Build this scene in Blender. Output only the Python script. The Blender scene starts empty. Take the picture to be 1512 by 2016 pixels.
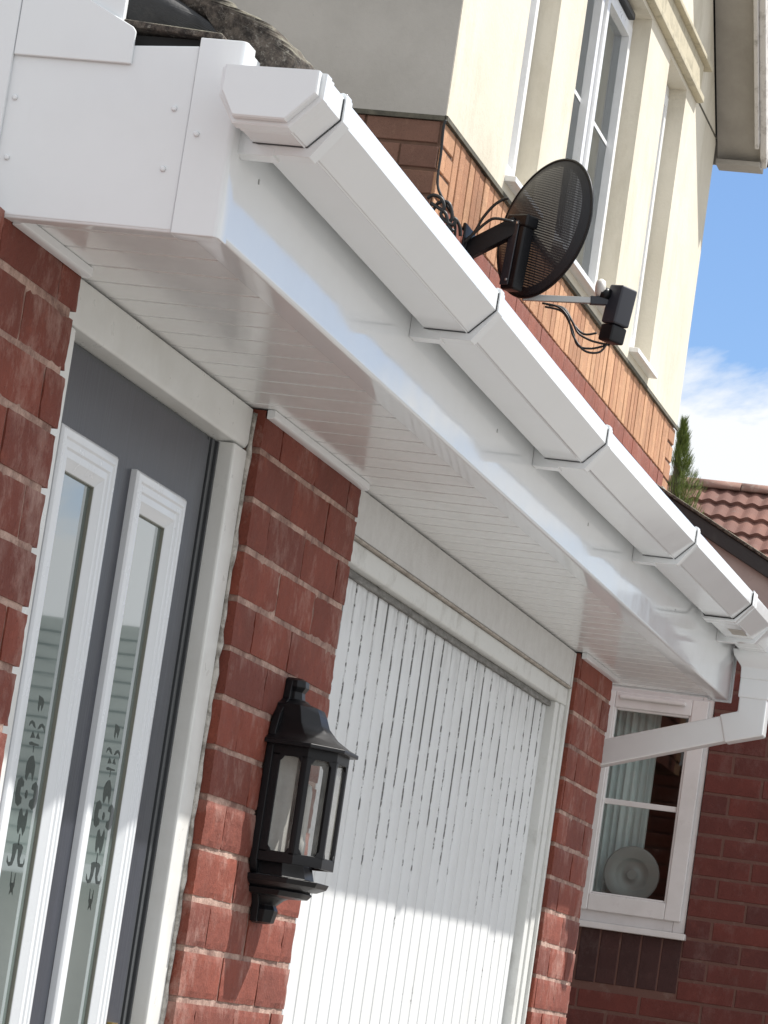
import bpy, bmesh, math, random
from mathutils import Vector, Matrix
random.seed(7)
S = bpy.context.scene
COL = S.collection
ZG = 1.4            # every height below is written relative to the camera's eye, ZG above the drive

# ------------------------------------------------------------------ camera, sky, sun, exposure
cam = bpy.data.objects.new('camera', bpy.data.cameras.new('camera')); COL.objects.link(cam)
cam.data.sensor_width = 36; cam.data.sensor_fit = 'AUTO'; cam.data.lens = 125.604
cam.data.clip_start = .05; cam.data.clip_end = 2000
M = Matrix(((0.218361, -0.165347, -0.961758, 0), (-0.965104, 0.109385, -0.237926, 0), (0.144542, 0.980151, -0.135692, ZG), (0, 0, 0, 1)))
cam.matrix_world = M
S.camera = cam
SUN = Vector((.75, -1.0, 1.91)).normalized()
el = math.asin(SUN.z); az = math.atan2(SUN.x, SUN.y)
sun = bpy.data.objects.new('sun', bpy.data.lights.new('sun', 'SUN')); COL.objects.link(sun)
sun.data.energy = 5.0; sun.data.angle = math.radians(.55); sun.data.color = (1, .96, .90)
sun.rotation_euler = SUN.to_track_quat('Z', 'Y').to_euler(); sun.location = (0, -10, 20)
W = bpy.data.worlds.new('World'); S.world = W; W.use_nodes = True
nt = W.node_tree; nt.nodes.clear()
def N(t, ty, **k):
    n = t.nodes.new(ty)
    for a, b in k.items():
        if a in n.inputs: n.inputs[a].default_value = b
        else: setattr(n, a, b)
    return n
out = N(nt, 'ShaderNodeOutputWorld'); bg = N(nt, 'ShaderNodeBackground'); bg.inputs[1].default_value = .10
sky = N(nt, 'ShaderNodeTexSky', sky_type='NISHITA', sun_disc=False, sun_elevation=el, sun_rotation=az, air_density=1.0, dust_density=.6, ozone_density=2.0)
tc = N(nt, 'ShaderNodeTexCoord'); mp = N(nt, 'ShaderNodeMapping'); mp.inputs['Scale'].default_value = (1, 1, 2.1); mp.inputs['Location'].default_value = (.25, .1, .05)
nz = N(nt, 'ShaderNodeTexNoise', Scale=9.0, Detail=10.0, Roughness=.58, Distortion=.6)
nt.links.new(tc.outputs['Generated'], mp.inputs[0]); nt.links.new(mp.outputs[0], nz.inputs['Vector'])
sep = N(nt, 'ShaderNodeSeparateXYZ'); nt.links.new(tc.outputs['Generated'], sep.inputs[0])
# cloud cover is densest low in the sky and thins upward
cov = N(nt, 'ShaderNodeMapRange'); cov.inputs['From Min'].default_value = .165; cov.inputs['From Max'].default_value = .235; cov.inputs['To Min'].default_value = .20; cov.inputs['To Max'].default_value = -.30
nt.links.new(sep.outputs['Z'], cov.inputs[0])
ad = N(nt, 'ShaderNodeMath', operation='ADD'); nt.links.new(nz.outputs['Fac'], ad.inputs[0]); nt.links.new(cov.outputs[0], ad.inputs[1])
cr = N(nt, 'ShaderNodeValToRGB'); cr.color_ramp.elements[0].position = .46; cr.color_ramp.elements[1].position = .60
gap = N(nt, 'ShaderNodeVectorMath', operation='DISTANCE'); gap.inputs[1].default_value = (.955, .14, .27); nt.links.new(tc.outputs['Generated'], gap.inputs[0])
gr = N(nt, 'ShaderNodeMapRange'); gr.inputs['From Min'].default_value = .42; gr.inputs['From Max'].default_value = .7; gr.inputs['To Max'].default_value = .42
nt.links.new(gap.outputs['Value'], gr.inputs[0])
ad2 = N(nt, 'ShaderNodeMath', operation='ADD'); nt.links.new(ad.outputs[0], ad2.inputs[0]); nt.links.new(gr.outputs[0], ad2.inputs[1])
g2 = N(nt, 'ShaderNodeVectorMath', operation='DISTANCE'); g2.inputs[1].default_value = (.955, -.26, .12); nt.links.new(tc.outputs['Generated'], g2.inputs[0])
gr2 = N(nt, 'ShaderNodeMapRange'); gr2.inputs['From Min'].default_value = .06; gr2.inputs['From Max'].default_value = .26; gr2.inputs['To Min'].default_value = -.13; gr2.inputs['To Max'].default_value = 0
nt.links.new(g2.outputs['Value'], gr2.inputs[0])
ad3 = N(nt, 'ShaderNodeMath', operation='ADD'); nt.links.new(ad2.outputs[0], ad3.inputs[0]); nt.links.new(gr2.outputs[0], ad3.inputs[1])
nt.links.new(ad3.outputs[0], cr.inputs[0])
tint = N(nt, 'ShaderNodeMixRGB', blend_type='MULTIPLY'); tint.inputs[0].default_value = 1; tint.inputs[2].default_value = (.80, .93, 1.12, 1)
nt.links.new(sky.outputs[0], tint.inputs[1])
mx = N(nt, 'ShaderNodeMixRGB'); mx.inputs[2].default_value = (7.5, 7.7, 7.9, 1)
nt.links.new(cr.outputs[0], mx.inputs[0]); nt.links.new(tint.outputs[0], mx.inputs[1])
nt.links.new(mx.outputs[0], bg.inputs[0]); nt.links.new(bg.outputs[0], out.inputs[0])
S.view_settings.view_transform = 'Standard'; S.view_settings.look = 'None'; S.view_settings.gamma = 1
S.view_settings.exposure = 0.40
S.cycles.use_denoising = True
S.cycles.max_bounces = 8; S.cycles.diffuse_bounces = 4; S.cycles.glossy_bounces = 4; S.cycles.transparent_max_bounces = 12

# ------------------------------------------------------------------ material helpers
class Mat:
    def __init__(s, name, base=(.5, .5, .5), rough=.5, metal=0., spec=.5, coat=0.):
        s.m = bpy.data.materials.new(name); s.m.use_nodes = True; s.t = s.m.node_tree
        s.b = s.t.nodes['Principled BSDF']; s.o = s.t.nodes['Material Output']
        s.set('Base Color', (*base, 1)); s.set('Roughness', rough); s.set('Metallic', metal); s.set('Specular IOR Level', spec); s.set('Coat Weight', coat)
        s.geo = None; s.h = None
    def set(s, k, v): s.b.inputs[k].default_value = v
    def n(s, ty, **k): return N(s.t, ty, **k)
    def l(s, a, b): s.t.links.new(a, b)
    def pos(s, scale=(1, 1, 1)):
        g = s.n('ShaderNodeNewGeometry'); m = s.n('ShaderNodeMapping'); m.inputs['Scale'].default_value = scale
        s.l(g.outputs['Position'], m.inputs[0]); return m.outputs[0]
    def noise(s, scale=10, detail=5, rough=.6, stretch=(1, 1, 1), dist=0.):
        n = s.n('ShaderNodeTexNoise', Scale=scale, Detail=detail, Roughness=rough, Distortion=dist); s.l(s.pos(stretch), n.inputs['Vector']); return n.outputs['Fac']
    def ramp(s, v, a, b, ca=0., cb=1.):
        r = s.n('ShaderNodeMapRange'); r.clamp = True
        for i, x in zip(('From Min', 'From Max', 'To Min', 'To Max'), (a, b, ca, cb)): r.inputs[i].default_value = x
        s.l(v, r.inputs[0]); return r.outputs[0]
    def math(s, op, a, b=0.):
        m = s.n('ShaderNodeMath', operation=op)
        for i, x in enumerate((a, b)):
            if isinstance(x, (int, float)): m.inputs[i].default_value = x
            else: s.l(x, m.inputs[i])
        return m.outputs[0]
    def mix(s, f, a, b, blend='MIX'):
        m = s.n('ShaderNodeMixRGB', blend_type=blend)
        for i, x in enumerate((f, a, b)):
            if isinstance(x, (int, float)): m.inputs[i].default_value = x
            elif isinstance(x, tuple): m.inputs[i].default_value = (*x, 1)
            else: s.l(x, m.inputs[i])
        return m.outputs[0]
    def color(s, c): s.l(c, s.b.inputs['Base Color'])
    def rough(s, c): s.l(c, s.b.inputs['Roughness'])
    def bump(s, v, st=.3, d=.01):
        b = s.n('ShaderNodeBump', Strength=st, Distance=d); s.l(v, b.inputs['Height'])
        if s.h is not None: s.l(s.h, b.inputs['Normal'])
        s.h = b.outputs[0]; s.l(s.h, s.b.inputs['Normal'])
    def z(s):
        g = s.n('ShaderNodeNewGeometry'); p = s.n('ShaderNodeSeparateXYZ'); s.l(g.outputs['Position'], p.inputs[0]); return p.outputs

def pvc(name, base, rough, dirt=.25, wave=.25, dirtcol=(.42, .40, .36)):
    m = Mat(name, base, rough, coat=.0)
    d = m.ramp(m.noise(7, 8, .65), .45, .8, 0, dirt)
    d2 = m.ramp(m.noise(60, 6, .7, (1, 1, .25)), .62, .82, 0, dirt * .8)
    m.color(m.mix(m.math('MAXIMUM', d, d2), base, dirtcol))
    m.rough(m.ramp(m.noise(25, 6), .3, .8, rough * .8, rough * 1.6 + .03))
    m.bump(m.noise(3.2, 3, .5), wave, .012)
    return m
M_PVC = pvc('white_pvc', (.82, .845, .86), .06, .08, .10)
M_SOFF = pvc('soffit_pvc', (.86, .87, .87), .13, .06, .05)
M_GUT = pvc('gutter_pvc', (.82, .845, .86), .08, .05, .04)
M_OLD = pvc('aged_frame_pvc', (.75, .76, .74), .30, .35, .12, (.42, .40, .34))
M_CASS = pvc('cassette_pvc', (.74, .77, .80), .20, .05, .03)
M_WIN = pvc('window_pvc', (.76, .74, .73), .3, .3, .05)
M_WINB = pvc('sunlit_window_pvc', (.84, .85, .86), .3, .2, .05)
for m in (M_SOFF,):
    pass

# garage door paint with mould running down the grooves
m = Mat('mould_stained_white_paint', (.72, .74, .75), .42); M_GDOOR = m
P = m.z(); zz = P['Z']
fx = m.math('FRACT', m.math('DIVIDE', m.math('SUBTRACT', P['X'], 5.985), .083))
near = m.ramp(m.math('ABSOLUTE', m.math('SUBTRACT', fx, .5)), .38, .455)           # 1 close to a groove
hi = m.ramp(zz, ZG + .05, ZG + .55, -.14, .028)                                   # the weather reaches the upper half
st = m.math('ADD', m.math('ADD', m.math('MULTIPLY', m.noise(95, 5, .75, (1, 1, .50)), .62), m.math('MULTIPLY', m.noise(13, 3, .5, (1.6, 1, .5)), .38)), hi)
patch = m.noise(2.6, 3, .5, (1, 1, .55))
st = m.math('ADD', st, m.ramp(patch, .35, .65, -.05, .05))
mk = m.math('MULTIPLY', near, m.ramp(st, .502, .525, 0, .92))
sp = m.ramp(m.math('ADD', m.noise(75, 9, .75, (1, 1, .35)), m.math('ADD', hi, m.ramp(patch, .35, .65, -.06, .02))), .66, .70)
mk = m.math('MAXIMUM', mk, m.math('MULTIPLY', sp, .7))
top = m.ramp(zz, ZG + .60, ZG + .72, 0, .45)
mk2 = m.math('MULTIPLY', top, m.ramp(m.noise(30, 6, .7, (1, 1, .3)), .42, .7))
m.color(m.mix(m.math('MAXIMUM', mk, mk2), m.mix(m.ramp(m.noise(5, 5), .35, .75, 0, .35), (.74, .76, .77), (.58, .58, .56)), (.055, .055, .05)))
m.bump(m.noise(160, 4), .12, .002)

def dirty(name, base, dirtc, a=.42, b=.72, sc=18, rough=.7, amt=.8, stretch=(1, 1, 1), bst=.2, bs=90, fine=0):
    m = Mat(name, base, rough)
    d = m.ramp(m.noise(sc, 8, .68, stretch), a, b, 0, amt)
    c = m.mix(d, base, dirtc)
    if fine: c = m.mix(m.ramp(m.noise(fine, 3, .6), .45, .75, 0, .5), c, tuple(x * .55 for x in base))
    m.color(c); m.bump(m.noise(bs, 6), bst, .004); return m
M_GFRAME = dirty('dirty_timber_frame_paint', (.69, .70, .68), (.26, .24, .20), .52, .8, 14, .45, .6)
M_GAP = dirty('grimy_door_head', (.27, .265, .25), (.06, .055, .05), .35, .7, 22, .8, .9, (1, 1, 3))
M_HEAD = dirty('stippled_render_panel', (.68, .68, .67), (.50, .49, .47), .4, .8, 30, .85, .5, bst=.5, bs=260)
M_OLIVE = Mat('olive_grey_glazing_bead', (.24, .24, .20), .4)
M_SEAL = dirty('grubby_white_sealant', (.55, .53, .49), (.16, .14, .12), .45, .6, 40, .8, .8)
M_LINE = dirty('brown_weathered_bead', (.48, .44, .39), (.20, .16, .13), .4, .7, 30, .8)
M_DARK = Mat('dark_shadow_gap', (.02, .02, .02), .8)
M_RUB = Mat('rubber_gasket', (.055, .06, .065), .45)
M_BLACK = Mat('black_moulded_plastic', (.0065, .0068, .0085), .40, spec=.32); M_BLACK.bump(M_BLACK.noise(220, 4), .08, .001)
M_CABLE = Mat('black_cable', (.012, .012, .012), .45)
M_STEEL = Mat('zinc_plated_steel', (.42, .42, .41), .38, .8)
M_SCREW = Mat('screw_head', (.6, .6, .6), .35, .9)
M_LNB = Mat('dark_grey_plastic', (.030, .032, .042), .42)
M_LENS = Mat('white_lens_cap', (.72, .70, .66), .4)
M_BRASS = Mat('brass', (.75, .55, .2), .25, 1.)

# anthracite composite door with a faint wood grain
m = Mat('anthracite_door_skin', (.060, .064, .080), .30, spec=.28); M_SLAB = m
g = m.noise(14, 7, .6, (6, 1, .35)); m.color(m.mix(m.ramp(g, .3, .75), (.046, .050, .066), (.032, .035, .045)))
m.bump(m.noise(60, 5, .6, (5, 1, .12)), .22, .002); m.bump(m.noise(4, 2), .25, .01)

# frosted door glass
m = Mat('frosted_glass', (.20, .245, .235), .03, spec=.9, coat=1.0); M_FROST = m
m.set('Coat Roughness', .015); m.bump(m.noise(3, 2), .05, .01)
m.color(m.mix(m.ramp(m.noise(3, 3, .5, (1, 1, .5)), .3, .7), (.17, .215, .205), (.10, .135, .13)))
M_ETCH = Mat('clear_dark_glass', (.012, .02, .018), .1)

# clear window glass: see through, with a real reflection
def glass(name, tintc, fr=1.5):
    m = Mat(name, tintc, .02); t = m.t
    gl = m.n('ShaderNodeBsdfGlossy', Roughness=.01); tr = m.n('ShaderNodeBsdfTransparent'); tr.inputs[0].default_value = (*tintc, 1)
    f = m.n('ShaderNodeFresnel', IOR=fr); ms = m.n('ShaderNodeMixShader')
    m.l(f.outputs[0], ms.inputs[0]); m.l(tr.outputs[0], ms.inputs[1]); m.l(gl.outputs[0], ms.inputs[2]); m.l(ms.outputs[0], m.o.inputs[0]); return m
M_GLASS = glass('window_glass', (.86, .92, .90), 1.6)
M_GLASS2 = glass('upstairs_window_glass', (.80, .86, .88), 2.3)
m = Mat('dusty_lantern_glass', (.42, .42, .39), .25); M_LGLASS = m
tr_ = m.n('ShaderNodeBsdfTransparent'); ms_ = m.n('ShaderNodeMixShader'); m.l(m.ramp(m.noise(22, 5),   .35, .65, .20, .40), ms_.inputs[0]); m.l(tr_.outputs[0], ms_.inputs[1]); m.l(m.b.outputs[0], ms_.inputs[2]); m.l(ms_.outputs[0], m.o.inputs[0])
M_ROOM = Mat('dim_room_wall', (.16, .13, .11), .9)
M_CURT = dirty('pale_curtain', (.72, .77, .77), (.42, .46, .46), .4, .7, 9, .9, .7, (1, 4, .3))
M_CURTW = dirty('white_net_curtain', (.74, .76, .75), (.50, .53, .53), .4, .7, 9, .9, .6, (1, 4, .3))
M_PLATE = Mat('white_glazed_disc', (.27, .27, .265), .3)
M_LINER = Mat('white_lantern_reflector', (.62, .62, .58), .5)

# bricks -----------------------------------------------------------
def brickmat(name, ca, cb, stain=(.60, .52, .48), eff=.6, rough=.85, z0=ZG + .792, speck=.5):
    m = Mat(name, ca, rough)
    g = m.n('ShaderNodeNewGeometry'); rnd = g.outputs['Random Per Island']
    c = m.mix(rnd, ca, cb)
    c = m.mix(m.ramp(m.noise(9, 8, .7), .35, .70, 0, .55), c, tuple(x * .45 for x in ca))
    c = m.mix(m.ramp(m.noise(24, 8, .75), .55, .72, 0, .35), c, (ca[0] * 1.35, ca[1] * 1.6, ca[2] * 1.6))
    c = m.mix(m.ramp(m.noise(230, 3, .6), .60, .68, 0, speck), c, tuple(x * .22 for x in ca))
    P = m.z()
    ph = m.math('FRACT', m.math('DIVIDE', m.math('SUBTRACT', z0, P['Z']), .075))   # 0 at a bed joint, growing downward
    drip = m.ramp(m.math('SUBTRACT', m.noise(20, 8, .75, (1, 1, .40)), m.math('MULTIPLY', ph, .30)), .42, .62, 0, 1)
    edge = m.ramp(m.math('SUBTRACT', m.noise(55, 6, .7), m.math('MULTIPLY', m.math('MINIMUM', ph, m.math('SUBTRACT', 1.0, ph)), 2.4)), .42, .60, 0, 1)
    zone = m.ramp(m.noise(5.0, 6, .7), .42, .58, .10, 1)
    bloom = m.ramp(m.noise(8.0, 9, .8, (1, 1, .6)), .52, .70, 0, .42 if eff > .4 else .08)
    c = m.mix(bloom, c, stain)
    e = m.math('MULTIPLY', m.math('MULTIPLY', m.math('MAXIMUM', m.math('MULTIPLY', drip, .55), edge), zone), eff)
    c = m.mix(e, c, stain)
    m.color(c)
    m.bump(m.noise(34, 7, .65), .45, .006); m.bump(m.noise(210, 5, .7), .6, .0025)
    return m
M_RED = brickmat('red_wirecut_brick', (.262, .060, .034), (.165, .040, .026), stain=(.60, .44, .38), eff=.55)
M_RED2 = brickmat('dark_red_facing_brick', (.17, .040, .030), (.10, .030, .026), eff=.15, z0=ZG + .9965)
M_DRED = brickmat('almost_black_red_brick', (.075, .028, .025), (.055, .022, .020), eff=.05, z0=ZG + .9965)
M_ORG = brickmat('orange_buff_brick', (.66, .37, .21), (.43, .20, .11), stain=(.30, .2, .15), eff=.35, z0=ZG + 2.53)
M_BRN = brickmat('shaded_orange_brick', (.26, .135, .09), (.17, .085, .06), stain=(.3, .2, .15), eff=.25, z0=ZG + 2.53)  # orange brick darkened to brown, putting the side wall's shade into its colour
M_REDB = brickmat('red_band_brick', (.30, .095, .06), (.26, .08, .055), eff=.35, z0=ZG + 2.31)
m = Mat('stained_mortar', (.2, .1, .08), .95); M_MORT = m
P = m.z(); ph = m.math('FRACT', m.math('ADD', m.math('DIVIDE', m.math('SUBTRACT', ZG + .792, P['Z']), .075), .5))
bed = m.ramp(m.math('ABSOLUTE', m.math('SUBTRACT', ph, .5)), .06, .26, 1, 0)
stn = m.ramp(m.noise(13, 10, .76), .40, .60, .15, .95)
perp = m.ramp(m.noise(22, 7, .7, (1, 1, .4)),   .46, .64, 0, .60)
c = m.mix(m.math('MAXIMUM', m.math('MULTIPLY', stn, bed), perp), m.mix(m.ramp(m.noise(60, 6), .3, .7), (.17, .070, .052), (.10, .042, .034)), (.56, .39, .32))
c = m.mix(m.ramp(m.noise(300, 3), .5, .75, 0, .4), c, (.12, .08, .06))
m.color(c); m.bump(m.noise(130, 7, .7), .6, .004)
M_MORT2 = dirty('brown_mortar', (.15, .075, .06), (.26, .19, .16), .55, .75, 16, .95, .6, bst=.5, bs=120)
M_MORT3 = dirty('dark_mortar', (.16, .09, .06), (.09, .05, .04), .4, .7, 20, .95, .6)

# render, tiles, ground ------------------------------------------------
m = Mat('cream_render', (.66, .58, .42), .9); M_REND = m
c = m.mix(m.ramp(m.noise(1.7, 7, .62), .38, .72), (.72, .675, .57), (.64, .59, .48))
c = m.mix(m.ramp(m.noise(4, 9, .75, (1, 1, .40)), .50, .70, 0, .5), c, (.44, .39, .29))
c = m.mix(m.ramp(m.noise(26, 8, .8, (1, 1, .7)), .68, .75, 0, .75), c, (.10, .10, .085))
m.color(c); m.bump(m.noise(70, 6, .7), .35, .004); m.bump(m.noise(6, 4), .3, .012)
m = Mat('shaded_grimy_render', (.44, .415, .37), .92); M_RENDG = m  # the cream render with the side's shade put into a greyer colour, plus grime
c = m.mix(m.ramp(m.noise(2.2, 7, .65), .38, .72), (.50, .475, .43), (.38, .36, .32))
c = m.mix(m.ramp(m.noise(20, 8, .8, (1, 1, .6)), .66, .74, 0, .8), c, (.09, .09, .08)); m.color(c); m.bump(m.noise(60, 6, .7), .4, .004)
M_TRIMR = dirty('moss_edged_render_trim', (.52, .47, .35), (.14, .13, .09), .5, .75, 12, .9, .6)
M_DRIP = dirty('blackened_drip_edge', (.13, .12, .09), (.03, .03, .025), .4, .7, 25, .95)
M_SLATE = dirty('dark_concrete_tile', (.042, .043, .045), (.10, .095, .085), .5, .8, 22, .75, .6, bst=.5, bs=60)
m = Mat('lichen_crusted_tile', (.05, .045, .04), .95); M_LICH = m
c = m.mix(m.ramp(m.noise(45, 10, .8), .44, .60), (.040, .033, .029), (.17, .14, .115))
c = m.mix(m.ramp(m.noise(120, 10, .85), .54, .62, 0, .8), c, (.40, .37, .32))
g = m.n('ShaderNodeNewGeometry'); sx = m.n('ShaderNodeSeparateXYZ'); m.l(g.outputs['Normal'], sx.inputs[0])
c = m.mix(m.math('MULTIPLY', m.ramp(sx.outputs['Z'], .2, .8), m.ramp(m.noise(30, 6), .35, .55)), c, (.33, .31, .24))
m.color(c); m.bump(m.noise(35, 9, .75), .9, .012); m.bump(m.noise(180, 6, .7), .7, .003)
m = Mat('red_concrete_roof_tile', (.33, .13, .10), .85); M_RTILE = m
c = m.mix(m.ramp(m.noise(1.6, 4), .3, .7), (.20, .090, .066), (.13, .060, .048))
c = m.mix(m.ramp(m.noise(9, 8, .75), .56, .72, 0, .6), c, (.17, .14, .12)); m.color(c); m.bump(m.noise(40, 6), .4, .01)
M_RIDGE = dirty('lichen_spotted_ridge', (.26, .15, .12), (.40, .34, .28), .5, .7, 14, .9, .6)
M_VERGE = dirty('black_verge_board', (.028, .028, .030), (.09, .085, .08), .5, .8, 9, .45, .6)
M_BARGE = dirty('flaking_white_barge', (.62, .60, .58), (.25, .23, .21), .5, .68, 20, .75, .8, bst=.7, bs=50)
M_SOFF2 = dirty('grey_painted_soffit', (.40, .375, .34), (.26, .24, .21), .4, .75, 5, .8, .6)
M_CLAD = dirty('pale_pink_render', (.46, .39, .37), (.34, .28, .27), .4, .75, 8, .9, .6)
m = Mat('pale_block_paving', (.33, .31, .29), .9); M_GROUND = m
bt = m.n('ShaderNodeTexBrick', Scale=5.0); bt.inputs['Color1'].default_value = (.25, .235, .22, 1); bt.inputs['Color2'].default_value = (.20, .19, .175, 1); bt.inputs['Mortar'].default_value = (.09, .085, .08, 1)
bt.inputs['Mortar Size'].default_value = .015; m.l(m.pos(), bt.inputs['Vector'])
m.color(m.mix(m.ramp(m.noise(1.2, 6), .35, .75, 0, .5), bt.outputs[0], (.17, .165, .16)))
M_LAWN = dirty('lawn', (.06, .12, .03), (.03, .06, .018), .3, .7, 40, .95)

# perforated dish skin
m = Mat('perforated_dark_steel', (.020, .022, .027), .5, spec=.3); M_DISH = m
tcn = m.n('ShaderNodeTexCoord'); sx = m.n('ShaderNodeSeparateXYZ'); m.l(tcn.outputs['Object'], sx.inputs[0])
rows = m.math('SINE', m.math('MULTIPLY', sx.outputs['Z'], 2 * math.pi / .0075))
cols = m.math('SINE', m.math('MULTIPLY', sx.outputs['Y'], 2 * math.pi / .0045))
holes = m.math('GREATER_THAN', m.math('ADD', rows, m.math('MULTIPLY', cols, .30)), .28)
rr = m.math('SQRT', m.math('ADD', m.math('POWER', m.math('DIVIDE', sx.outputs['Y'], .16), 2), m.math('POWER', m.math('DIVIDE', sx.outputs['Z'], .2), 2)))
holes = m.math('MULTIPLY', m.math('MULTIPLY', holes, .11), m.math('LESS_THAN', rr, .97))
tr = m.n('ShaderNodeBsdfTransparent'); ms = m.n('ShaderNodeMixShader'); m.l(holes, ms.inputs[0]); m.l(m.b.outputs[0], ms.inputs[1]); m.l(tr.outputs[0], ms.inputs[2]); m.l(ms.outputs[0], m.o.inputs[0])

def leafmat(name, a, b):
    m = Mat(name, a, .6); g = m.n('ShaderNodeNewGeometry'); m.color(m.mix(g.outputs['Random Per Island'], a, b)); return m
M_CYP = leafmat('conifer_green', (.22, .27, .05), (.07, .12, .025))
M_BARK = dirty('bark', (.10, .07, .05), (.05, .035, .025))

# ------------------------------------------------------------------ geometry helpers
class MB:
    def __init__(s): s.v = []; s.f = []; s.sm = []
    def add(s, v, f, smooth=False):
        o = len(s.v); s.v += [tuple(p) for p in v]; s.f += [tuple(i + o for i in q) for q in f]; s.sm += [smooth] * len(f); return s
    def box(s, x0, x1, y0, y1, z0, z1, rot=None, c=None):
        v = [(x, y, z) for x in (x0, x1) for y in (y0, y1) for z in (z0, z1)]
        if rot is not None: v = [tuple(rot @ Vector(p) + Vector(c)) for p in v]
        return s.add(v, [(0, 1, 3, 2), (4, 6, 7, 5), (0, 4, 5, 1), (2, 3, 7, 6), (0, 2, 6, 4), (1, 5, 7, 3)])
    def loft(s, rings, caps=True, smooth=False, closed=True):
        n = len(rings[0]); v = [p for r in rings for p in r]; f = []
        for i in range(len(rings) - 1):
            for j in range(n if closed else n - 1):
                k = (j + 1) % n; f.append((i * n + j, i * n + k, (i + 1) * n + k, (i + 1) * n + j))
        s.add(v, f, smooth)
        if caps: o = len(s.v) - len(v); s.f += [tuple(o + j for j in range(n))[::-1], tuple(o + (len(rings) - 1) * n + j for j in range(n))]; s.sm += [False, False]
        return s
    def px(s, prof, x0, x1):  # prof of (y,z) extruded along x
        return s.loft([[(x0, y, z) for y, z in prof], [(x1, y, z) for y, z in prof]])
    def py(s, prof, y0, y1):  # prof of (x,z)
        return s.loft([[(x, y0, z) for x, z in prof], [(x, y1, z) for x, z in prof]])
    def pz(s, prof, z0, z1):
        return s.loft([[(x, y, z0) for x, y in prof], [(x, y, z1) for x, y in prof]])
    def tube(s, pts, r, n=8, smooth=True):
        pts = [Vector(p) for p in pts]
        P = []
        for i in range(len(pts) - 1):      # Catmull-Rom
            p0, p1, p2, p3 = pts[max(i - 1, 0)], pts[i], pts[i + 1], pts[min(i + 2, len(pts) - 1)]
            for k in range(5 if len(pts) > 2 else 1):
                t = k / (5 if len(pts) > 2 else 1)
                P.append(.5 * ((2 * p1) + (-p0 + p2) * t + (2 * p0 - 5 * p1 + 4 * p2 - p3) * t * t + (-p0 + 3 * p1 - 3 * p2 + p3) * t ** 3))
        P.append(pts[-1]); rings = []
        for i, p in enumerate(P):
            d = (P[min(i + 1, len(P) - 1)] - P[max(i - 1, 0)]).normalized()
            a = d.cross(Vector((.3, .2, .93))).normalized(); b = d.cross(a)
            rr = r[0] + (r[1] - r[0]) * i / (len(P) - 1) if isinstance(r, tuple) else r
            rings.append([tuple(p + rr * (math.cos(q * 2 * math.pi / n) * a + math.sin(q * 2 * math.pi / n) * b)) for q in range(n)])
        return s.loft(rings, True, smooth)
    def build(s, name, mat, parent=None, bevel=0, seg=2, local=None):
        base = Vector((0, 0, 0)); q = parent
        if parent is not None: base = Vector(parent['_b'])
        me = bpy.data.meshes.new(name)
        if local is None: vv = [(x - base.x, y - base.y, z + ZG - base.z) for x, y, z in s.v]
        else: vv = s.v
        me.from_pydata(vv, [], s.f); me.polygons.foreach_set('use_smooth', s.sm); me.materials.append(mat.m)
        bm = bmesh.new(); bm.from_mesh(me); bmesh.ops.recalc_face_normals(bm, faces=bm.faces); bm.to_mesh(me); bm.free()
        o = bpy.data.objects.new(name, me); COL.objects.link(o)
        if parent is not None: o.parent = parent; o['_b'] = tuple(base)
        else: o['_b'] = (0, 0, 0)
        if bevel:
            b = o.modifiers.new('bevel', 'BEVEL'); b.width = bevel; b.segments = seg; b.limit_method = 'ANGLE'; b.angle_limit = math.radians(35); b.harden_normals = False
            for p in me.polygons: p.use_smooth = True
            w = o.modifiers.new('wn', 'WEIGHTED_NORMAL'); w.keep_sharp = True
        return o
def thing(name, base, label, cat, group=None):
    o = bpy.data.objects.new(name, None); COL.objects.link(o); b = (base[0], base[1], base[2] + ZG)
    o.location = b; o['_b'] = b; o.empty_display_size = .1; o['label'] = label; o['category'] = cat
    if group: o['group'] = group
    return o
def tag(o, label, cat, group=None):
    o['label'] = label; o['category'] = cat
    if group: o['group'] = group
    return o
def struct(o, kind='structure'): o['kind'] = kind; return o

def bricks(mb, u0, u1, z0, z1, face, depth, axis='x', phase=0., zref=.792, course=.075, L=.225, jt=.010, jit=.0012, ch=.0022, sgn=-1, clip_ends=True, vjt=.006, cut=None):
    """courses of separate bricks. axis: direction the courses run in; face: coordinate of the outer face; sgn: outward sign."""
    k0 = math.floor((zref - z1) / course) - 1; k1 = math.ceil((zref - z0) / course) + 1
    for k in range(k0, k1):
        top = min(zref - k * course - jt / 2, z1); bot = max(zref - (k + 1) * course + jt / 2, z0)
        if top - bot < .008: continue
        off = phase + (L / 2 if k % 2 else 0)
        n = math.floor((u0 - off) / L) - 1
        while off + n * L < u1:
            a = max(off + n * L + vjt / 2, u0); b = min(off + (n + 1) * L - vjt / 2, u1); n += 1
            if b - a < .015: continue
            if cut and any(a < c[1] and b > c[0] and bot < c[3] and top > c[2] for c in cut):
                segs = [(a, b)]
                for c in cut:
                    if bot < c[3] and top > c[2]:
                        ns = []
                        for (p, q) in segs:
                            if p < c[0]: ns.append((p, min(q, c[0])))
                            if q > c[1]: ns.append((max(p, c[1]), q))
                        segs = ns
            else: segs = [(a, b)]
            for a_, b_ in segs:
                if b_ - a_ < .012: continue
                one_brick(mb, a_, b_, bot, top, face, depth, axis, jit, ch, sgn)
from mathutils import noise as mnoise
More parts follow.
